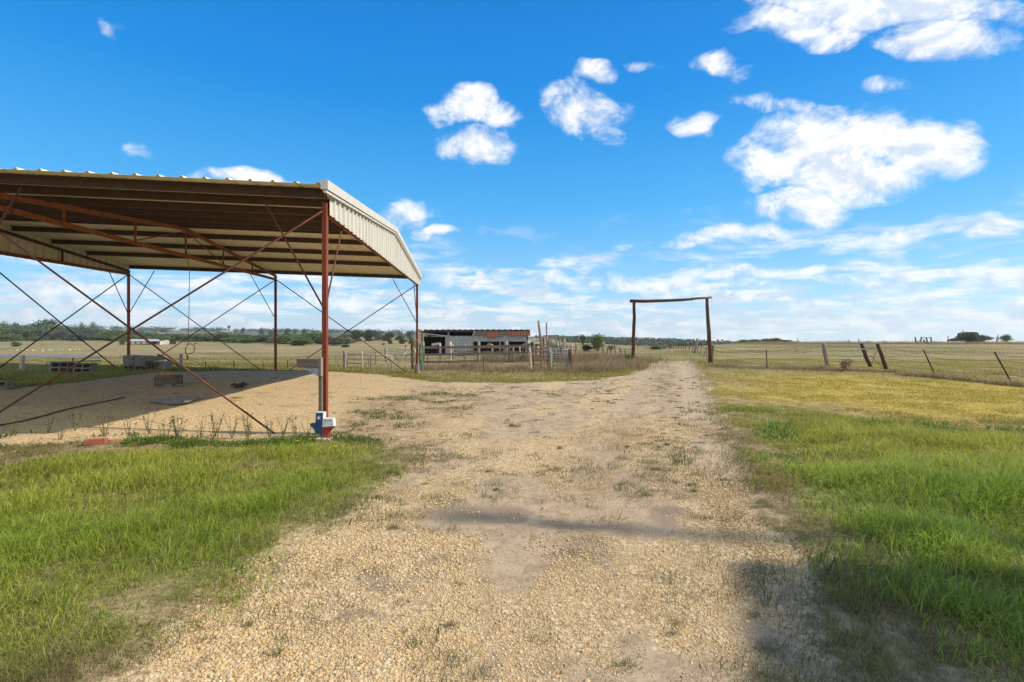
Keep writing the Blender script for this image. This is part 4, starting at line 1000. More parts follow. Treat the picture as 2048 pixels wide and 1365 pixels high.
# ---------------------------------------------------------------- cattle shed
def corr(mb, p0, ax, w, ay, h, n, step=.18, dep=.02):
    """corrugated sheet from p0 spanning ax*w by ay*h, ribs along ay, n = outward normal"""
    k = int(w/step*2); vs = []
    for off in (0, .004):
        for j in (0, 1):
            for i in range(k+1): vs.append(Vector(p0)+ax*(w*i/k)+ay*(h*j)+n*((dep if i % 2 else 0)+off))
    m_ = k+1; fs = []
    for i in range(k): fs += [(i, i+1, m_+i+1, m_+i), (2*m_+i, 3*m_+i, 3*m_+i+1, 2*m_+i+1)]
    mb.add(vs, fs)
def cattle_shed():
    D = 50.; X = Vector((1, 0, 0)); N = Vector((0, -1, 0))
    x = lambda px: (px-1024)/F*D; z = lambda py: CH+(HY-py)/F*D
    g = T1(x(950), D); r = thing('cattle_shed', (x(950), D, g), 'low tumbledown tin cattle shed with dark openings and rusty patches', 'shed')
    # roof: slopes down to the back
    zt = z(660.5)
    mb = MB(); corr(mb, (x(836), D-.35, zt), X, x(1060)-x(836), Vector((0, 1, -.10)), 7.0, UP, .55, .07); mb.build('roof', M['galv'], r)
    MB().bar((x(838), D-.2, zt-.09), (x(1060), D-.2, z(663.6)), .05, .12).build('eave_beam', M['dark'], r)
    # back and side walls
    MB().box(((x(838)+x(1060))/2, D+6, g-.1), x(1060)-x(838), .05, zt-.7-g+.1).build('back_wall', M['dark'], r)
    MB().box((x(1052), D+3, g-.1), .05, 6, zt-.55-g).build('side_wall', M['dark'], r)
    MB().box((x(843.5), D+3.2, g-.1), .05, 5.6, zt-.55-g).build('side_wall', M['dark'], r)
    MB().box(((x(838)+x(1060))/2, D+3, z(672)-.0), x(1050)-x(845), 5.8, .03).build('loft_floor', M['dark'], r)
    # front tin
    mb = MB(); corr(mb, (x(891), D-.1, g-.05), X, x(945)-x(891), UP, z(672.5)-g, N, .16, .015); mb.build('tin_wall', M['galv'], r)
    mb = MB(); corr(mb, (x(945.2), D-.12, z(683.5)), X, x(1052)-x(945.2), UP, z(673.8)-z(683.5), N, .16, .015); mb.build('tin_wall', M['galv'], r)
    MB().bar((x(841), D-.5, z(667)), (x(900), D-.2, z(672.8)), .12, .09).build('tin_flashing', M['pipe'], r)
    for px in (846, 847.5): MB().post((x(px), D-.3, g-.1), (x(px), D-.3, z(667)), .09, .08, 7).build('post', M['lightwood' if px > 847 else 'rust'], r)
    for (px, y1) in [(897, 662), (946, 672), (1000, 663), (1013.5, 683), (1052, 672), (1055, 680)]:
        MB().box((x(px), D-.02, g-.1), .14, .12, z(y1)-g+.1).build('post', M['wood'], r)
    # rusty drop panels and slats
    for (a, b, yt, yb) in [(972, 996, 662.3, 674.5), (1015, 1060, 663.2, 672.2)]:
        mb = MB(); corr(mb, (x(a), D-.45, z(yb)), X, x(b)-x(a), Vector((0, .25, 1)).normalized(), (z(yt)-z(yb))*1.03, Vector((0, -1, .2)).normalized(), .3, .03); mb.build('rusty_panel', M['rustsheet'], r)
    for (a, b, yy) in [(949, 972, 664.2), (949, 972, 667.4), (949, 972, 670.5), (996, 1015, 664.6), (996, 1015, 667.8), (996, 1015, 671)]:
        MB().bar((x(a), D-.3, z(yy)), (x(b), D-.3, z(yy)), .05, .09).build('slat', M['wood'], r)
    MB().bar((x(946), D-.35, z(672.5)), (x(949.5), D-.3, z(662.5)), .12, .06).build('slat', M['lightwood'], r)
    MB().bar((x(838), D-.3, z(663.5)), (x(847), D-.5, z(660.8)), .3, .12).build('rafter_end', M['lightwood'], r)
    # stuff in the openings
    MB().box((x(841), D-.2, z(690)), .30, .3, z(668)-z(690)).build('door_post', M['lightwood'], r)
    MB().tube([(x(979), D+.5, z(692)), (x(980), D+.6, z(686.5))], [.3, .2], 9, True, .15).build('feed_sack', M['rock'], r, True)
    MB().bar((x(864), D-.2, z(690)), (x(878), D-.2, z(687.5)), .2, .25).build('feed_trough', M['lightwood'], r)
cattle_shed()

# ---------------------------------------------------------------- hose coils on far corner column
def hoses():
    c = P(0, SW, 0); d = c.y-.12
    r = thing('hose_coil', (c.x, d, T1(c.x, d)), 'long green hose and rope hung in loops on the far corner column', 'hose')
    def loop(cx, cy, a, b, dy, rad, mt, nm, tilt=0):
        pts = [at(cx+a*math.cos(t_)+tilt*math.sin(t_), cy+b*math.sin(t_), d+dy) for t_ in [2*math.pi*k/20 for k in range(21)]]
        MB().tube(pts, rad, 6, False).build(nm, M[mt], r, True)
    for k, (cx, a, b, cy) in enumerate([(843.5, 3.2, 25, 713), (842.5, 4.5, 22, 709), (841.5, 3, 27, 715), (844, 5, 19, 706), (842, 2, 23, 712), (824.5, 2.0, 24, 714), (823.5, 1.2, 26, 713)]):
        loop(cx, cy, a, b, -.02*k, .014, 'hose' if k < 5 else 'black', 'hose_loop', .8)
    for k, (a, b, cy) in enumerate([(6, 6, 689), (5.4, 5, 691), (6.4, 4, 687), (5, 5.5, 685)]):
        loop(831.5, cy, a, b, -.1-.02*k, .018, 'rope', 'rope_loop', .5)
    for k in range(4): loop(828.5, 701+k*4, 2.5, 10, -.12-.02*k, .012, 'signwhite' if k < 2 else 'rope', 'rope_loop', .3)
    b = at(833, 746, d+.1); o = thing('concrete_footing', (b.x, c.y, T1(b.x, c.y)), 'rough grey concrete sleeve round the foot of the far corner column', 'footing')
    MB().tube([(c.x, c.y, T1(c.x, c.y)-.05), (c.x, c.y, T1(c.x, c.y)+.42)], [.11, .09], 12, True, .05).build('sleeve', M['block'], o)
hoses()

# ---------------------------------------------------------------- concrete blocks etc under the shed
def block_mesh(w=.40, dpt=.20, h=.20, holes=True):
    """hollow block, cells open toward -Y"""
    mb = MB(); t_ = .032
    if holes:
        mb.box((0, 0, 0), w, dpt, t_); mb.box((0, 0, h-t_), w, dpt, t_)
        for xx in (-w/2+t_/2, 0, w/2-t_/2): mb.box((xx, 0, t_), t_, dpt-.004, h-2*t_)
        mb.box((0, dpt/2-.02, t_), w-.07, .02, h-2*t_)
    else: mb.box((0, 0, 0), w, dpt, h)
    return mb
_hollow = block_mesh(); _solid = block_mesh(holes=False)
def block(loc, rz, label, holes=True, sc=(1, 1, 1), mt='block', name='concrete_block'):
    src = _hollow if holes else _solid; mb = MB(); mb.v = [(v[0]*sc[0], v[1]*sc[1], v[2]*sc[2]) for v in src.v]; mb.f = list(src.f)
    o = mb.build(name, M[mt], bevel=.004); o.location = loc; o.rotation_euler = (0, 0, rz)
    return tag(o, label, 'block', 'grey concrete blocks under the shed')
def block_piles():
    g = gp(125, 744); k = g.y/F
    # two small piles with a lid board
    for (px, nm) in ((125, 'left'), (171, 'right')):
        w = 34*k; x = (px-1024)*k; gz = T1(x, g.y); ht = (742-724)*k
        block((x, g.y, gz), .06, f'lower hollow concrete block of the {nm} low pile under the long lid board', True, (w/.4, 1.6, ht*.5/.2))
        block((x+.01, g.y+.01, gz+ht*.5+.002), .04, f'upper hollow concrete block of the {nm} low pile under the long lid board', True, (w/.4, 1.55, ht*.5/.2))
    x0 = (105-1024)*k; x1 = (190-1024)*k; gz = T1((x0+x1)/2, g.y)
    a = Vector((x0, g.y, gz+(742-722)*k)); b = Vector((x1, g.y, gz+(742-719.5)*k))
    o = MB().bar(a, b, .5, .035).build('lid_board', M['plywood']); tag(o, 'long thin grey board lying across two low concrete block piles', 'board')
    # stake beside
    # wide pile near the far left column
    g = gp(290, 741); k = g.y/F; H = (740-711)*k
    x = lambda px: (px-1024)*k
    rows = [(0, [(261.5, 22, True), (284.5, 22, True)], 'bottom'), (1, [(261.5, 22, False), (284.5, 22, False)], 'middle'), (2, [(261.5, 22, False), (284.5, 22, False), (307, 21, False)], 'top')]
    side = ['left', 'centre', 'right']
    for lv, cells, nm in rows:
        for i, (px, w, hol) in enumerate(cells):
            block((x(px), g.y+.1, T1(x(px), g.y)+lv*(H/3+.001)), -.03+random.uniform(-.02, .02), f'{side[i]} concrete block in the {nm} course of the wide pile by the far left column', hol, (w*k/.4*.99, 2.2, H/3/.2*.99))
    block((x(304), g.y+.15, T1(x(304), g.y)), -.1, 'dark hollow concrete block under the right end of the wide pile', True, (16*k/.4, 1.6, H*.6/.2))
    block((x(322), g.y+.2, T1(x(322), g.y)), -.1, 'pale concrete block leaning out at the right end of the wide pile', False, (19*k/.4, 1.5, H*.33/.2), 'plywood')
    block((x(323), g.y+.22, T1(x(323), g.y)+H*.335), -.14, 'second pale concrete block up at the right end of the wide pile', False, (19*k/.4, 1.5, H*.3/.2), 'plywood')
    o = thing('black_strap', at(315, 711, g.y), 'black strap running from the wide block pile down to the pad fence', 'strap')
    MB().tube([at(316, 710, g.y), at(322, 712, g.y+.3), at(340, 722, g.y+1), at(361, 735, g.y+1.8)], .03, 6).build('strap', M['black'], o)
block_piles()
def crate():
    g = gp(330, 773); k = g.y/F; x = lambda px: (px-1024)*k
    r = thing('slatted_crate', g, 'dark slatted crate standing on the shaded gravel under two yellow bricks', 'crate')
    W = 38*k; H = 20*k; Dp = .34
    for sy in (-1, 1):
        for i in range(8): MB().box((x(329)-W/2+W*i/7, g.y+.17+sy*Dp/2, g.z), .052, .02, H).build('slat', M['woodh'], r)
    for sx in (-1, 1):
        for j in range(4): MB().box((x(329)+sx*W/2, g.y+.17-Dp/2+Dp*j/3, g.z), .02, .035, H-.01).build('slat', M['woodh'], r)
    for zz in (.02, H-.05): 
        mb = MB()
        for sy in (-1, 1): mb.box((x(329), g.y+.17+sy*(Dp/2+.014), g.z+zz), W+.03, .012, .04)
        mb.build('band', M['woodh'], r)
    MB().box((x(329), g.y+.17, g.z+.01), W-.04, Dp-.04, .02).build('floor', M['dark'], r)
    MB().box((x(329), g.y+.17, g.z+H+.001), W, Dp, .02).build('lid', M['woodh'], r)
    for (px, w, l) in ((321, 13, 'left'), (333, 9, 'right')):
        o = MB().box((0, 0, 0), w*k, .1, 7.5*k).build('yellow_brick', M['ybrick'], bevel=.004); o.location = (x(px), g.y+.12, g.z+H+.022); tag(o, f'{l} of two yellowish bricks on the dark slatted crate', 'brick')
    g2 = gp(360, 772); o = MB().box((0, 0, 0), 20*k, .35, .03, .1).build('flat_board', M['plywood']); o.location = (g2.x, g2.y+.1, g2.z+.012); tag(o, 'small flat board on the gravel right of the slatted crate', 'board')
    g2 = gp(341, 773); block((g2.x-.02, g2.y-.06, g2.z), .2, 'small pale block lying against the front of the slatted crate', False, (.45, .5, .35))
crate()
def boards():
    c = [gp(*p) for p in [(295, 805), (345, 810.5), (370, 809), (402, 797), (362, 795)]]
    o = thing('plywood_sheet', gp(345, 803), 'grey plywood sheet lying flat on the gravel at the shade edge', 'board')
    mb = MB(); n = len(c); mb.add([p+UP*.015 for p in c]+[p+UP*.04 for p in c], [tuple(range(n))[::-1], tuple(range(n, 2*n))]+[(i, (i+1) % n, n+(i+1) % n, n+i) for i in range(n)]); mb.build('sheet', M['plywood'], o)
    g = gp(352, 809); block((g.x, g.y-.02, g.z+.042), .03, 'thin grey slab lying on the front edge of the plywood sheet', False, (.65, .8, .16))
    g = gp(372, 808.5); block((g.x+.03, g.y, g.z+.042), .1, 'small dark-shadowed slab on the right edge of the plywood sheet', False, (.2, .8, .2), 'lightwood')
    # timber pile at the left edge
    for i, (a, b, hh, l) in enumerate([((-60, 776), (35, 776), .06, 'lowest board of the timber pile at the far left of the pad'), ((-50, 774), (38, 770), .14, 'middle board of the timber pile at the far left of the pad'), ((-45, 768), (22, 765), .22, 'top board of the timber pile at the far left of the pad'), ((15, 776), (66, 775), .04, 'long low plank poking right from the timber pile')]):
        A = gp(*a); B = gp(*b); A.z += hh; B.z += hh; A.y = B.y = 12.9-i*.12
        o = MB().bar(A, B, .16, .075).build('timber_board', M['woodh']); tag(o, l, 'board', 'boards of the timber pile')
    g = gp(2, 776); block((g.x, g.y, g.z), .2, 'dark concrete block at the left end of the timber pile', True, (.9, 1, .9))
    g = gp(478, 776); o = thing('scrap_heap', g, 'small dark heap of rusty scrap on the shaded gravel', 'scrap'); k = g.y/F
    for i in range(9):
        a = Vector((random.uniform(-14, 12)*k, random.uniform(-.1, .2), random.uniform(.02, .09))); v_ = Vector((random.uniform(-.16, .16), random.uniform(-.1, .1), random.uniform(-.02, .06)))
        MB().bar(g+a-v_, g+a+v_, .05, .06).build('scrap_piece', M['tpost'], o)
    MB().bar(gp(484, 774)+UP*.03, gp(497, 767)+UP*.05, .1, .02).build('scrap_piece', M['plywood'], o)
    pts = [gp(*p)+UP*.012 for p in [(-60, 868), (0, 852), (40, 845), (85, 834), (130, 821), (165, 813), (200, 806), (236, 799), (250, 795)]]
    o = thing('black_hose', pts[4], 'thin black hose snaking across the shaded gravel', 'hose'); MB().tube(pts, .013, 6).build('hose', M['black'], o, True)
    # perforated red brick in the grass
    g = gp(192, 893); r = thing('red_brick', g+UP*.03, 'red clay brick with holes lying in the grass edge at left', 'brick')
    rz = .35; ca, sa = math.cos(rz), math.sin(rz); W, Dp, H = .24, .115, .07
    def bx(mb, cx, cy, sx, sy): mb.box(Vector((g.x+cx*ca-cy*sa, g.y+cx*sa+cy*ca, g.z+.03)), sx, sy, H, rz)
    mb = MB(); bx(mb, 0, -Dp/2+.015, W, .03); bx(mb, 0, Dp/2-.015, W, .03)
    for cx in (-W/2+.015, -.04, .04, W/2-.015): bx(mb, cx, 0, .03, Dp-.061)
    mb.build('brick_body', M['brick'], r)
    MB().box(Vector((g.x+.001, g.y, g.z+.032)), W-.03, Dp-.03, .02, rz).build('brick_core', M['dark'], r)
    g = gp(228, 886); o = MB().box((0, 0, 0), .22, .1, .035, .3).build('pale_brick', M['ybrick']); o.location = (g.x, g.y, g.z+.02); tag(o, 'pale tan brick half sunk right of the red brick', 'brick')
boards()

# ---------------------------------------------------------------- trees, shrubs, weeds
def crown_mesh(name, lobes, n, leaf, m, seed=0, squash=1.0):
    """leaf-sized faces through the volume of several lobes; lobes=(x,y,z,rx,ry,rz)"""
    g = np.random.default_rng(seed); L = np.array(lobes, float)
    vol = L[:, 3]*L[:, 4]*L[:, 5]; ch = g.choice(len(L), n, p=vol/vol.sum())
    v = g.normal(size=(n, 3)); v /= np.linalg.norm(v, axis=1)[:, None]
    rr = g.random(n)**.45*(1+g.normal(0, .10, n))
    C = L[ch, :3]+v*L[ch, 3:]*rr[:, None]
    a = g.normal(size=(n, 3)); a[:, 2] *= .6; a /= np.linalg.norm(a, axis=1)[:, None]
    b = np.cross(a, g.normal(size=(n, 3))); b /= np.linalg.norm(b, axis=1)[:, None]
    s = leaf*g.uniform(.6, 1.4, n)[:, None]
    V = np.stack([C-a*s, C-b*s*.6, C+a*s, C+b*s*.6], 1).reshape(-1, 3)
    Fc = (np.arange(n)*4)[:, None]+np.arange(4)[None]
    me = bpy.data.meshes.new(name); me.from_pydata(V.tolist(), [], Fc.tolist()); me.materials.append(m)
    return me
def tree_proto(seed, h, w, m, leaf=.22, n=1500, trunk=.25, nl=7, trunkh=.28):
    g = random.Random(seed); lobes = []
    for i in range(nl):
        a = g.uniform(0, 6.28); q = g.uniform(.1, .62)*w/2; zz = h*g.uniform(trunkh, .80); s = g.uniform(.42, .72)*w/2*(1.15-.5*abs(zz/h-.5))
        lobes.append((q*math.cos(a), q*math.sin(a), zz, s, s, s*.62*h/w*1.1 if h < w*1.2 else s*.8))
    lobes.append((0, 0, h*.62, w*.33, w*.33, h*.33))
    me = crown_mesh('crown', lobes, n, leaf, m, seed)
    mb = MB(); r0 = trunk
    mb.tube([(0, 0, -.4), (g.uniform(-.1, .1)*w*.3, 0, h*.28), (g.uniform(-.1, .1)*w*.5, g.uniform(-.1, .1), h*.62)], [r0, r0*.75, r0*.35], 7)
    for l in lobes[:5]: mb.tube([(0, 0, h*.25), ((l[0])*.5, l[1]*.5, (h*.25+l[2])*.5), (l[0], l[1], l[2])], [r0*.5, r0*.35, r0*.12], 5)
    tm = bpy.data.meshes.new('trunk'); tm.from_pydata(mb.v, [], mb.f); tm.materials.append(M['bark'])
    return me, tm
def put_tree(proto, loc, sc, rz, name, label, cat='tree', group=None):
    r = thing(name, loc, label, cat, group); r.scale = sc if hasattr(sc, '__len__') else (sc, sc, sc); r.rotation_euler = (0, 0, rz)
    for nm, me in (('crown', proto[0]), ('trunk', proto[1])):
        o = bpy.data.objects.new(nm, me); S.collection.objects.link(o); o.parent = r
    return r
PR = {'A': [tree_proto(s, 6, 6.6, M['leafA'], .20, 2600) for s in (1, 2)], 'B': [tree_proto(s, 6, 6.4, M['leafB'], .20, 2600) for s in (3, 4, 5)], 'a': [tree_proto(s, 6, 6.6, M['leafA'], .24, 3200, trunkh=.05, nl=9) for s in (11, 12)], 'b': [tree_proto(s, 6, 6.4, M['leafB'], .24, 3200, trunkh=.05, nl=9) for s in (13, 14, 15)], 'c': [tree_proto(s, 6, 6, M['leafC'], .20, 2200, trunkh=.05, nl=9) for s in (16, 17)], 'C': [tree_proto(s, 6, 6, M['leafC'], .16, 1500) for s in (6, 7)],
      'D': [tree_proto(s, 7, 8, M['leafD'], .38, 900, .4, trunkh=.05) for s in (8, 9, 10)]}
def tree_at(px, base_py, top_py, wpx, kind, name, label, cat='tree', group=None, d=None):
    g = gp(px, base_py) if d is None else Vector(((px-1024)/F*d, d, T1((px-1024)/F*d, d)))
    bh, bw = (7, 8) if kind == 'D' else (6, 6.4)
    h = (CH+(HY-top_py)/F*g.y)-g.z; h = max(h, .5); w = wpx/F*g.y
    g2 = random.choice(PR[kind])
    return put_tree(g2, g-UP*.1, (w/bw, w/bw, h*1.06/bh), random.uniform(0, 6.28), name, label, cat, group)
lab = {'B': 'fresh green bushy tree in the belt behind the left pasture', 'A': 'dark green oak in the belt behind the left pasture', 'C': 'grey-green thin tree in the belt behind the left pasture'}
def belt():
    # base line of the belt in the pasture: (px, base, top)
    def lin(px, tab): return float(np.interp(px, [t[0] for t in tab], [t[1] for t in tab]))
    base = [(-150, 682), (0, 683.5), (210, 682), (380, 684), (500, 687), (560, 690), (600, 691.5), (700, 691)]
    top = [(-150, 650), (0, 652), (70, 648), (150, 653), (230, 656), (330, 665), (420, 664), (540, 666), (640, 664), (690, 676)]
    row = 0
    for (f0, n, ks, tf) in ((.75, 26, 'ABBCAB', 1.0), (.35, 24, 'BABACB', .84), (0.0, 24, 'BABBBC', .55)):
        for i in range(n):
            px = -120+(800 if row < 2 else 790)*i/(n-1)+random.uniform(-9, 9)
            b = lin(px, base); tp = lin(px, top); bb = b-4.0*f0
            tt = bb-(bb-tp)*tf*random.uniform(.82, 1.06)
            k = random.choice(ks)
            if f0 == 0 and random.random() < .35: continue
            d = 2.65/((b-HY)/F)*(1+f0*.35)
            tree_at(px, bb, tt, random.uniform(44, 66)*(1 if f0 > .1 else .85), k.lower(), 'belt_tree', lab[k], 'tree', 'trees of the belt behind the left pasture', d=min(d, 240))
        row += 1
belt()
singles = [(10, 640, 30, 'C', 'loose grey oak standing above the tree belt at the far left edge', 'tree', 300), (32, 644, 22, 'D', 'dark round tree just right of the loose oak on the left skyline', 'tree', 330), (91, 638, 42, 'A', 'wide domed dark oak on the skyline above the left belt', 'tree', 300),
           (163, 643, 12, 'C', 'tiny bare tree on the skyline right of the domed oak', 'tree', 420), (186, 642, 16, 'C', 'small bare tree on the skyline left of the shed corner column', 'tree', 420),
           (486, 655, 10, 'D', 'small dark tree by the pale roofs on the far hill', 'tree', 500), (524, 657, 14, 'D', 'round dark tree on the hill left of the middle far column', 'tree', 450), (542, 659, 16, 'D', 'dark tree just left of the middle far column on the hill', 'tree', 450),
           (575, 656, 18, 'D', 'largest dark hill tree right of the middle far column', 'tree', 450), (590, 658, 10, 'D', 'small dark hill tree beside the largest one', 'tree', 450), (608, 657, 14, 'D', 'dark hill tree left of the near red column', 'tree', 450),
           (716, 658.5, 30, 'A', 'big rounded oak behind the pasture right of the near red column', 'tree', 190), (741, 658, 26, 'A', 'ragged oak beside the big rounded oak', 'tree', 190), (760, 664, 26, 'D', 'low dark tree in the row left of the cattle shed', 'tree', 220), (778, 662, 26, 'A', 'dense tree in the middle of the row left of the cattle shed', 'tree', 200),
           (800, 665, 24, 'D', 'low dark tree near the right end of the row left of the cattle shed', 'tree', 220), (818, 662, 22, 'D', 'last dark tree of the row just left of the cattle shed', 'tree', 220), (690, 666, 30, 'C', 'greyish tree right behind the near red column', 'tree', 200)]
for (px, tp, w, k, l, c, d) in singles: tree_at(px, 0, tp, w, 'a' if k == 'A' else k, 'oak_tree' if k == 'A' else 'hill_tree', l, c, None, d)
for (px, b, tp, w, k, l) in [(779, 688.5, 675, 12, 'A', 'small dark bush in the brown field left of the cattle shed'), (767, 690, 686, 7, 'A', 'tiny bush left of the small dark bush'), (806, 688, 677, 16, 'A', 'round dark shrub just left of the cattle shed'), (822, 688, 678, 12, 'A', 'dark shrub touching the cattle shed corner'),
                             (31, 693.5, 683, 18, 'B', 'lone round shrub in the yellow field at left'), (244, 690, 676, 14, 'B', 'bright green bush left of the distant open barn'), (70, 683, 671, 20, 'B', 'bright green bush at the foot of the tree belt'),
                             (318, 688.5, 682, 16, 'B', 'green bush in front of the distant open barn'), (330, 689, 684, 7, 'C', 'small grey bush right of the one before the barn'), (391, 689, 686, 5, 'A', 'tiny dark bush alone in the left pasture'), (690, 695, 688, 26, 'C', 'pale low scrub in the brown field right of the near column')]:
    tree_at(px, b, tp, w, k.lower(), 'bush', l, 'bush')
# trees and bushes right of the corral
tree_at(1196, 703, 665.5, 36, 'B', 'small_tree', 'small green spreading tree behind the paddock fence')
tree_at(1166, 690, 668, 13, 'A', 'small_tree', 'slim dark tree left of the small spreading tree', d=110)
tree_at(1170, 701, 686, 18, 'B', 'bush', 'green leafy bush above the red-brown bush', 'bush')
PR['R'] = [tree_proto(21, 6, 6.4, M['leafR'], .4, 900)]; PR['T'] = [tree_proto(22, 6, 6.4, M['leafT'], .35, 420)]
tree_at(1173, 703.5, 690, 24, 'R', 'dry_bush', 'red-brown dry bush below the small spreading tree', 'bush')
tree_at(1222, 703, 688, 22, 'C', 'dry_bush', 'grey twiggy bush behind the paddock fence', 'bush')
tree_at(1257, 728, 704, 20, 'B', 'bush', 'bright leafy weed bush at the foot of the left gateway pole', 'bush')
tree_at(1310, 699, 691, 32, 'B', 'bush', 'low green bush mound at the end of the track', 'bush')
tree_at(1329, 698, 690, 22, 'T', 'dry_bush', 'straw-coloured bush beside the green mound at the end of the track', 'bush')
tree_at(1690, 743, 714, 30, 'T', 'dry_bush', 'dried brown thistle bush between the leaning fence posts', 'bush')
tree_at(1340, 698, 688, 8, 'B', 'bush', 'tiny green bush at the right end of the mounds', 'bush')
for (px, tp, w, l) in [(1492, 679, 26, 'leftmost green tree of the clump on the right horizon'), (1512, 678, 24, 'second tree from the left in the clump on the right horizon'), (1533, 676.5, 26, 'middle dark tree of the clump on the right horizon'), (1550, 675, 28, 'tallest tree of the clump on the right horizon'), (1570, 679, 24, 'tree second from the right in the clump on the right horizon'), (1585, 682, 16, 'low rightmost bush of the clump on the right horizon')]:
    tree_at(px, 0, tp, w+8, 'a' if px > 1520 else 'b', 'clump_tree', l, 'tree', None, 125)
for (px, tp, w, k, l) in [(1770, 682, 10, 'B', 'tiny green tree on the horizon behind the leaning posts'), (1936, 664, 30, 'a', 'leafy tree growing up in front of the rusty farm machine'), (1964, 669, 30, 'a', 'round green tree right of the rusty farm machine'), (2012, 669, 22, 'B', 'pale spreading small tree at the far right horizon'), (1736, 685, 8, 'A', 'tiny dark shrub on the horizon left of the leaning posts')]:
    tree_at(px, 0, tp, w, k, 'horizon_tree', l, 'tree', None, 94 if px == 1936 else 115)
# far woods and hill trees
def far_woods():
    g = np.random.default_rng(5); Cs = []; n = 0
    V = []; 
    def clump(x, y, h, w, k):
        z = T1(x, y)
        c = g.normal(size=(k, 3))*np.array([w*.32, w*.32, h*.22])+np.array([x, y, z+h*.45])
        return c
    pts = []
    # skyline trees and hill speckle
    for i in range(420):
        px = g.uniform(-200, 1500); y = g.uniform(520, 930)
        if g.random() < .5: y = g.uniform(860, 910)
        x = (px-1024)/F*y; h = g.uniform(3, 8) if px < 900 else g.uniform(1.5, 3.2); pts.append((clump(x, y, h, h*g.uniform(1.2, 3.2), 70), .75))
    # dark wood band in the centre valley
    for i in range(380):
        px = g.uniform(1130, 1500); y = g.uniform(230, 420); x = (px-1024)/F*y
        pts.append((clump(x, y, g.uniform(2.0, 3.4)+(y-230)/190*.8, 9, 60), .5))
    C = np.concatenate([p for p, s in pts]); s = np.concatenate([np.full(len(p), q) for p, q in pts])[:, None]
    k = len(C); a = g.normal(size=(k, 3)); a /= np.linalg.norm(a, axis=1)[:, None]; b = np.cross(a, g.normal(size=(k, 3))); b /= np.linalg.norm(b, axis=1)[:, None]
    V = np.stack([C-a*s*1.2, C-b*s, C+a*s*1.2, C+b*s], 1).reshape(-1, 3); Fc = (np.arange(k)*4)[:, None]+np.arange(4)[None]
    me = bpy.data.meshes.new('far_woods'); me.from_pydata(V.tolist(), [], Fc.tolist()); me.materials.append(M['leafD'])
    o = bpy.data.objects.new('far_woods', me); S.collection.objects.link(o); tag(o, 'dark green woods scattered over the far low hills', 'woods', kind='stuff')
far_woods()

# tall weeds along the near pad edge
def weeds():
    g = random.Random(3)
    def proto():
        r = thing('tall_weed', (0, 0, 0), 'thin brownish-green weed stalk at the near edge of the gravel pad', 'weed', 'tall weeds along the near edge of the pad')
        mb = MB(); lf = MB()
        for k in range(5):
            a = g.uniform(0, 6.28); top = Vector((math.cos(a)*.09, math.sin(a)*.09, g.uniform(.24, .42))); b0 = Vector((g.uniform(-.02, .02), g.uniform(-.02, .02), -.02))
            pts = [b0, b0.lerp(top, .5)+Vector((g.uniform(-.02, .02), 0, 0)), top]; mb.tube(pts, [.0035, .003, .0018], 4)
            for j in range(11):
                q = g.uniform(.1, 1); c = b0.lerp(top, q); t_ = g.uniform(0, 6.28); L = g.uniform(.015, .045); d_ = Vector((math.cos(t_), math.sin(t_), .7))*L; s_ = Vector((-math.sin(t_), math.cos(t_), 0))*L*.28
                lf.add([c, c+d_*.5+s_, c+d_, c+d_*.5-s_], [(0, 1, 2, 3)])
        mb.build('stem', M['weed'], r); lf.build('leaves', M['weed'], r); return reg(r)
    protos = [proto() for _ in range(3)]; n = 0
    spots = [(24, 872), (95, 868), (150, 862), (210, 872), (300, 868), (353, 876), (358, 880), (401, 877), (434, 872), (428, 880), (462, 878), (497, 880), (498, 872), (565, 874), (541, 878), (590, 872), (612, 884), (330, 884), (120, 880), (260, 880)]
    for i, s in enumerate(spots):
        o = protos[i] if i < 3 else copy_tree(protos[i % 3])
        p = gp(*s); o.location = p; k = g.uniform(.85, 1.25); o.scale = (k, k, k); o.rotation_euler = (0, 0, g.uniform(0, 6.28))
    for i, (px, py, l) in enumerate([(594, 889, 'leftmost pale yellow wildflower left of the painted sign'), (619, 885, 'bright yellow wildflower just left of the painted sign'), (623, 898, 'bright yellow wildflower below the painted sign'), (670, 901, 'small yellow wildflower right below the painted sign')]):
        d = gp(px, py+12); r = thing('yellow_flower', d, l, 'flower'); h = .13
        MB().tube([d-UP*.01, d+Vector((.01, 0, h))], .0025, 4).build('stem', M['weed'], r)
        mb = MB()
        for k in range(7):
            a = k*6.283/7; mb.add([d+Vector((.01, 0, h)), d+Vector((.01+.016*math.cos(a-.3), .016*math.sin(a-.3), h+.008)), d+Vector((.01+.024*math.cos(a), .024*math.sin(a), h+.008)), d+Vector((.01+.016*math.cos(a+.3), .016*math.sin(a+.3), h+.008))], [(0, 1, 2, 3)])
        mb.build('petals', M['yellow'], r)
weeds()

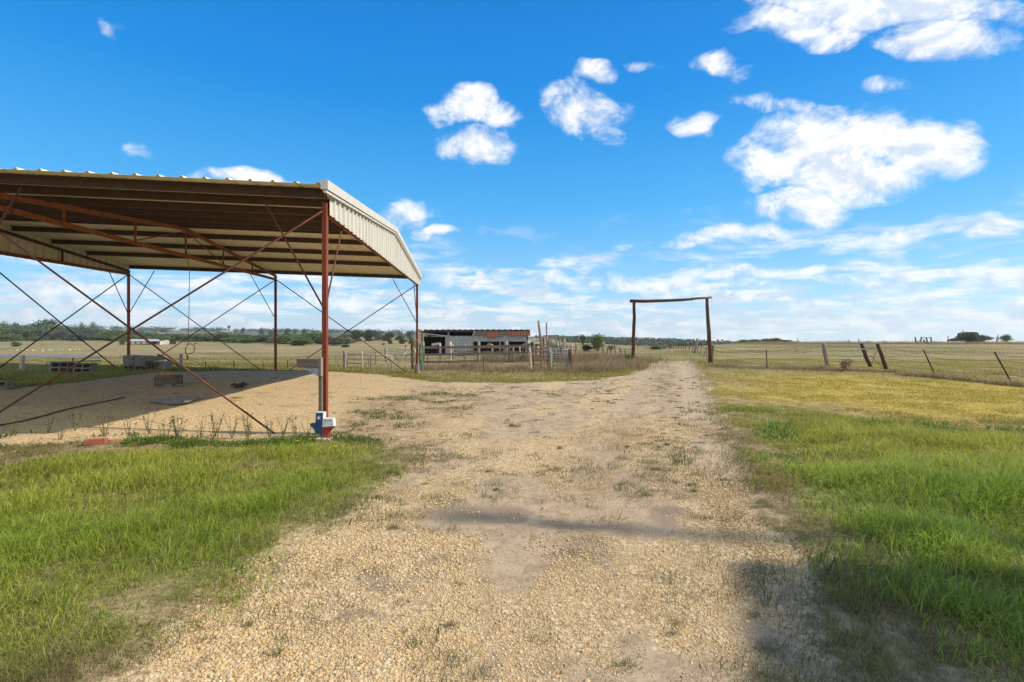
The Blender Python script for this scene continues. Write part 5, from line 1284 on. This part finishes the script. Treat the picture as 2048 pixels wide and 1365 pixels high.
# ---------------------------------------------------------------- distant buildings and horizon things
def far_barn():
    g = gp(290, 690); d = g.y; k = d/F; x = lambda px: (px-1024)*k; z0 = g.z
    r = thing('distant_barn', g, 'long low open barn with white end wall before the tree belt', 'barn'); H = 9.5*k
    MB().add([Vector((x(258), d-.5, z0+H*.78)), Vector((x(322), d-.5, z0+H*.78)), Vector((x(318)*(d+7)/d, d+7, z0+H*1.12)), Vector((x(262)*(d+7)/d, d+7, z0+H*1.12)), Vector((x(258), d-.5, z0+H*.73)), Vector((x(322), d-.5, z0+H*.73)), Vector((x(318)*(d+7)/d, d+7, z0+H*1.07)), Vector((x(262)*(d+7)/d, d+7, z0+H*1.07))], [(0, 1, 2, 3), (7, 6, 5, 4), (0, 4, 5, 1), (1, 5, 6, 2)]).build('roof', M['roofdist'], r)
    MB().box((x(290), d+6.5, z0-.2), 58*k, .2, H*1.0).build('back_wall', M['dark'], r)
    MB().add([Vector((x(321), d-.3, z0-.2)), Vector((x(340)*(d+7)/d, d+7, z0-.2)), Vector((x(340)*(d+7)/d, d+7, z0+H*.75)), Vector((x(332)*(d+3.4)/d, d+3.4, z0+H*1.0)), Vector((x(321), d-.3, z0+H*.76))], [(0, 1, 2, 3, 4)]).build('end_wall', M['white'], r)
    for i in range(6): MB().box((x(260+i*11), d, z0-.2), .25, .25, H*.93).build('post', M['wood'], r)
far_barn()
def hill_buildings():
    for (px, py, w, h, d, l) in [(453, 661.5, 26, 2.4, 600, 'long white barn roof on the far hill'), (474, 662.2, 12, 2.2, 590, 'short white building right of the long barn on the far hill'), (770, 672, 8, 4, 230, 'small white house among trees left of the cattle shed'), (1804, 684, 12, 2.4, 140, 'small pale building far off on the right horizon')]:
        k = d/F; g = at(px, py+h, d); gz = T1(g.x, d); r = thing('farm_building', (g.x, d, gz), l, 'building'); top = at(px, py, d).z; W = w*k
        hb = top-gz
        MB().box((g.x, d, gz-.5), W, W*.35, hb*.75+.5).build('wall', M['white'], r)
        D2 = W*.2
        MB().add([Vector((g.x-W*.52, d-D2, gz+hb*.76)), Vector((g.x+W*.52, d-D2, gz+hb*.76)), Vector((g.x+W*.52, d, top)), Vector((g.x-W*.52, d, top)), Vector((g.x-W*.52, d+D2, gz+hb*.76)), Vector((g.x+W*.52, d+D2, gz+hb*.76))], [(0, 1, 2, 3), (3, 2, 5, 4)]).build('roof', M['roofdist'], r)
    # field gate stand in left pasture
    g = gp(86, 694); r = thing('field_frame', g, 'thin rectangular metal frame standing in the yellow field', 'frame')
    mb = MB()
    for px in (82, 90.5): mb.tube([at(px, 694, g.y), at(px, 689, g.y)], .03, 5)
    mb.tube([at(82, 689, g.y), at(90.5, 689, g.y)], .03, 5); mb.build('frame', M['tpost'], r)
    # small tower on the far hill
    d = 700; a = at(458, 652, d); gz = T1(a.x, d); r = thing('water_tower', (a.x, d, gz), 'tiny dark water tower on the far hill skyline', 'tower')
    MB().tube([(a.x, d, gz-1), (a.x, d, a.z-2)], .9, 6).build('stem', M['tpost'], r); MB().tube([(a.x, d, a.z-3), (a.x, d, a.z)], [1.6, 2.2], 8).build('tank', M['tpost'], r)
hill_buildings()
def horizon_right():
    # leaning corner posts on the rise
    g = gp(1850, 688.2); d = min(g.y, 92); 
    r = thing('corner_brace', Vector(((1848-1024)/F*d, d, T1((1848-1024)/F*d, d))), 'cluster of leaning wooden corner posts on the right horizon', 'fence')
    for (xa, ya, xb, yb) in [(1833, 688, 1830, 674.5), (1841, 684, 1843, 674), (1851, 688, 1847, 679), (1855, 688, 1853, 675), (1863, 688, 1862, 674.5)]:
        MB().post(at(xa, ya+.5, d), at(xb, yb, d), .11, .10, 7).build('post', M['pole' if xa % 2 else 'wood'], r, True)
    MB().bar(at(1844, 676, d), at(1862, 675.5, d), .08, .1).build('rail', M['wood'], r); MB().bar(at(1824, 682, d), at(1850, 682.5, d), .08, .06).build('rail', M['lightwood'], r)
    for (px, tp, l, dd) in [(1595.5, 678, 'thin pole on the right horizon just past the tree clump', 100), (1717.5, 678, 'thin pole on the horizon left of the leaning posts', 100), (1697, 679, 'faint thin pole on the horizon above the dried bush', 115), (1896, 672.5, 'thin pole just left of the rusty farm machine', 100), (1993, 675, 'short thin pole left of the far right small tree', 100), (1996, 669.5, 'tallest thin pole near the far right small tree', 100)]:
        z = T1((px-1024)/F*dd, dd); wpost((px, HY-(z-CH)/dd*F), (px, tp), .07, 'tpost', l, 'pole', 'thin_pole', d=dd)
    # rusty farm machine (old combine) on the horizon
    d = 98; k = d/F; x = lambda px: (px-1024)*k; z = lambda py: CH+(HY-py)*k
    r = thing('farm_machine', (x(1930), d, T1(x(1930), d)), 'rusty old combine harvester overgrown with leaves on the right horizon', 'farm machine')
    MB().prism([(x(1922), z(680)), (x(1951), z(680)), (x(1952), z(672)), (x(1948), z(665)), (x(1923), z(666.5)), (x(1921), z(672))], (0, d-.8, 0), Vector((1, 0, 0)), UP, Vector((0, 1.6, 0))).build('body', M['purlin'], r)
    MB().box((x(1936), d, z(665.5)), 19*k, 1.3, .10).build('canopy', M['dark'], r)
    MB().bar((x(1906), d, z(681)), (x(1924), d, z(677)), 1.6, .45).build('feeder_house', M['dark'], r)
    MB().box((x(1912), d, z(683)), 14*k, 2.4, .35).build('header', M['dark'], r)
    for px, rr in ((1927, .55), (1949, .42)):
        MB().tube([(x(px), d-1.1, z(684)+rr), (x(px), d-.8, z(684)+rr)], rr, 14).build('wheel', M['black'], r)
    MB().tube([(x(1926), d, z(666)), (x(1926), d, z(660.5))], .06, 6).build('exhaust', M['dark'], r)
    MB().bar((x(1943), d, z(670)), (x(1957), d, z(676)), .3, .2).build('auger', M['rust'], r)
horizon_right()
# rocks row in left pasture and stones by corral
def rocks():
    g = random.Random(9)
    for i in range(14):
        p = gp(22+i*10.5+g.uniform(-3, 3), 701.5+g.uniform(-.8, .8)); s = g.uniform(.10, .2)
        mb = MB(); mb.tube([p-UP*.05, p+UP*s*.5, p+UP*s], [s*1.2, s*1.1, s*.4], 6, True, .2); o = mb.build('field_rock', M['rock']); tag(o, 'pale rock in the loose row along the far side of the pond', 'rock', 'pale rocks along the far side of the pond')
rocks()

# ---------------------------------------------------------------- air
def haze():
    me = MB().box((0, 0, -60), 3440, 3440, 110); o = me.build('haze', bpy.data.materials.new('haze')); m = o.data.materials[0]; m.use_nodes = True
    t = NT(m.node_tree); t.n.clear(); out = t.new('ShaderNodeOutputMaterial'); v = t.new('ShaderNodeVolumePrincipled')
    v.inputs['Color'].default_value = (.90, .96, 1, 1); v.inputs['Density'].default_value = .00028; v.inputs['Anisotropy'].default_value = .2
    t.l.new(v.outputs[0], out.inputs['Volume']); tag(o, 'thin pale summer haze over the fields', 'haze', kind='stuff')
haze()
# ---------------------------------------------------------------- farmhouse corner and pole beside the photographer: they cast the shade at lower right
def neighbours():
    H = 8.0; L = H/math.tan(R(SUN_EL)); dx, dy = L*math.cos(R(SUN_AZ)), -L*math.sin(R(SUN_AZ))
    c = Vector((1.60+dx, 3.66+dy, 0)); e = Vector((1.13+dx, 2.37+dy, 0)); u = (c-e).normalized(); v = Vector((.97, -.243, 0))
    r = thing('farmhouse', c+v*3-u*4, 'pale farmhouse to the right of the photographer', 'house')
    a = c; b = c-u*9; 
    mb = MB(); mb.add([a+UP*H, b+UP*H, b+v*3.2+UP*(H+1.1), a+v*3.2+UP*(H+1.1), a+v*6.4+UP*H, b+v*6.4+UP*H], [(0, 1, 2, 3), (3, 2, 5, 4)])
    mb.add([a+UP*(H-.12), b+UP*(H-.12), b+v*6.4+UP*(H-.12), a+v*6.4+UP*(H-.12)], [(3, 2, 1, 0)]); mb.build('roof', M['galv'], r)
    w0 = a+v*.6-u*.5; w1 = b+v*.6+u*.5; w2 = b+v*5.8+u*.5; w3 = a+v*5.8-u*.5; f = [w0, w1, w2, w3]
    MB().add([q-UP*.1 for q in f]+[q+UP*(H-.13) for q in f], [(0, 1, 5, 4), (1, 2, 6, 5), (2, 3, 7, 6), (3, 0, 4, 7)]).build('wall', M['white'], r)
    nW = MB(); p = w0.lerp(w1, .4); nW.bar(p+UP*1.2-v*.02, p+UP*2.2-v*.02, 1.0, .05, v); nW.build('window', M['black'], r)
    tip = gp(890, 1029); L2 = 18.0; hh = L2*math.tan(R(SUN_EL)); base = Vector((tip.x+L2, tip.y-L2*math.tan(R(11)), 0)); head = Vector((tip.x+L2*math.cos(R(SUN_AZ)), tip.y-L2*math.sin(R(SUN_AZ)), hh))
    r = thing('utility_pole', base, 'wooden yard pole standing to the right of the photographer', 'pole')
    MB().post(base-UP*.1, head, .10, .09, 12, .04, 8).build('shaft', M['wood'], r, True)
neighbours()
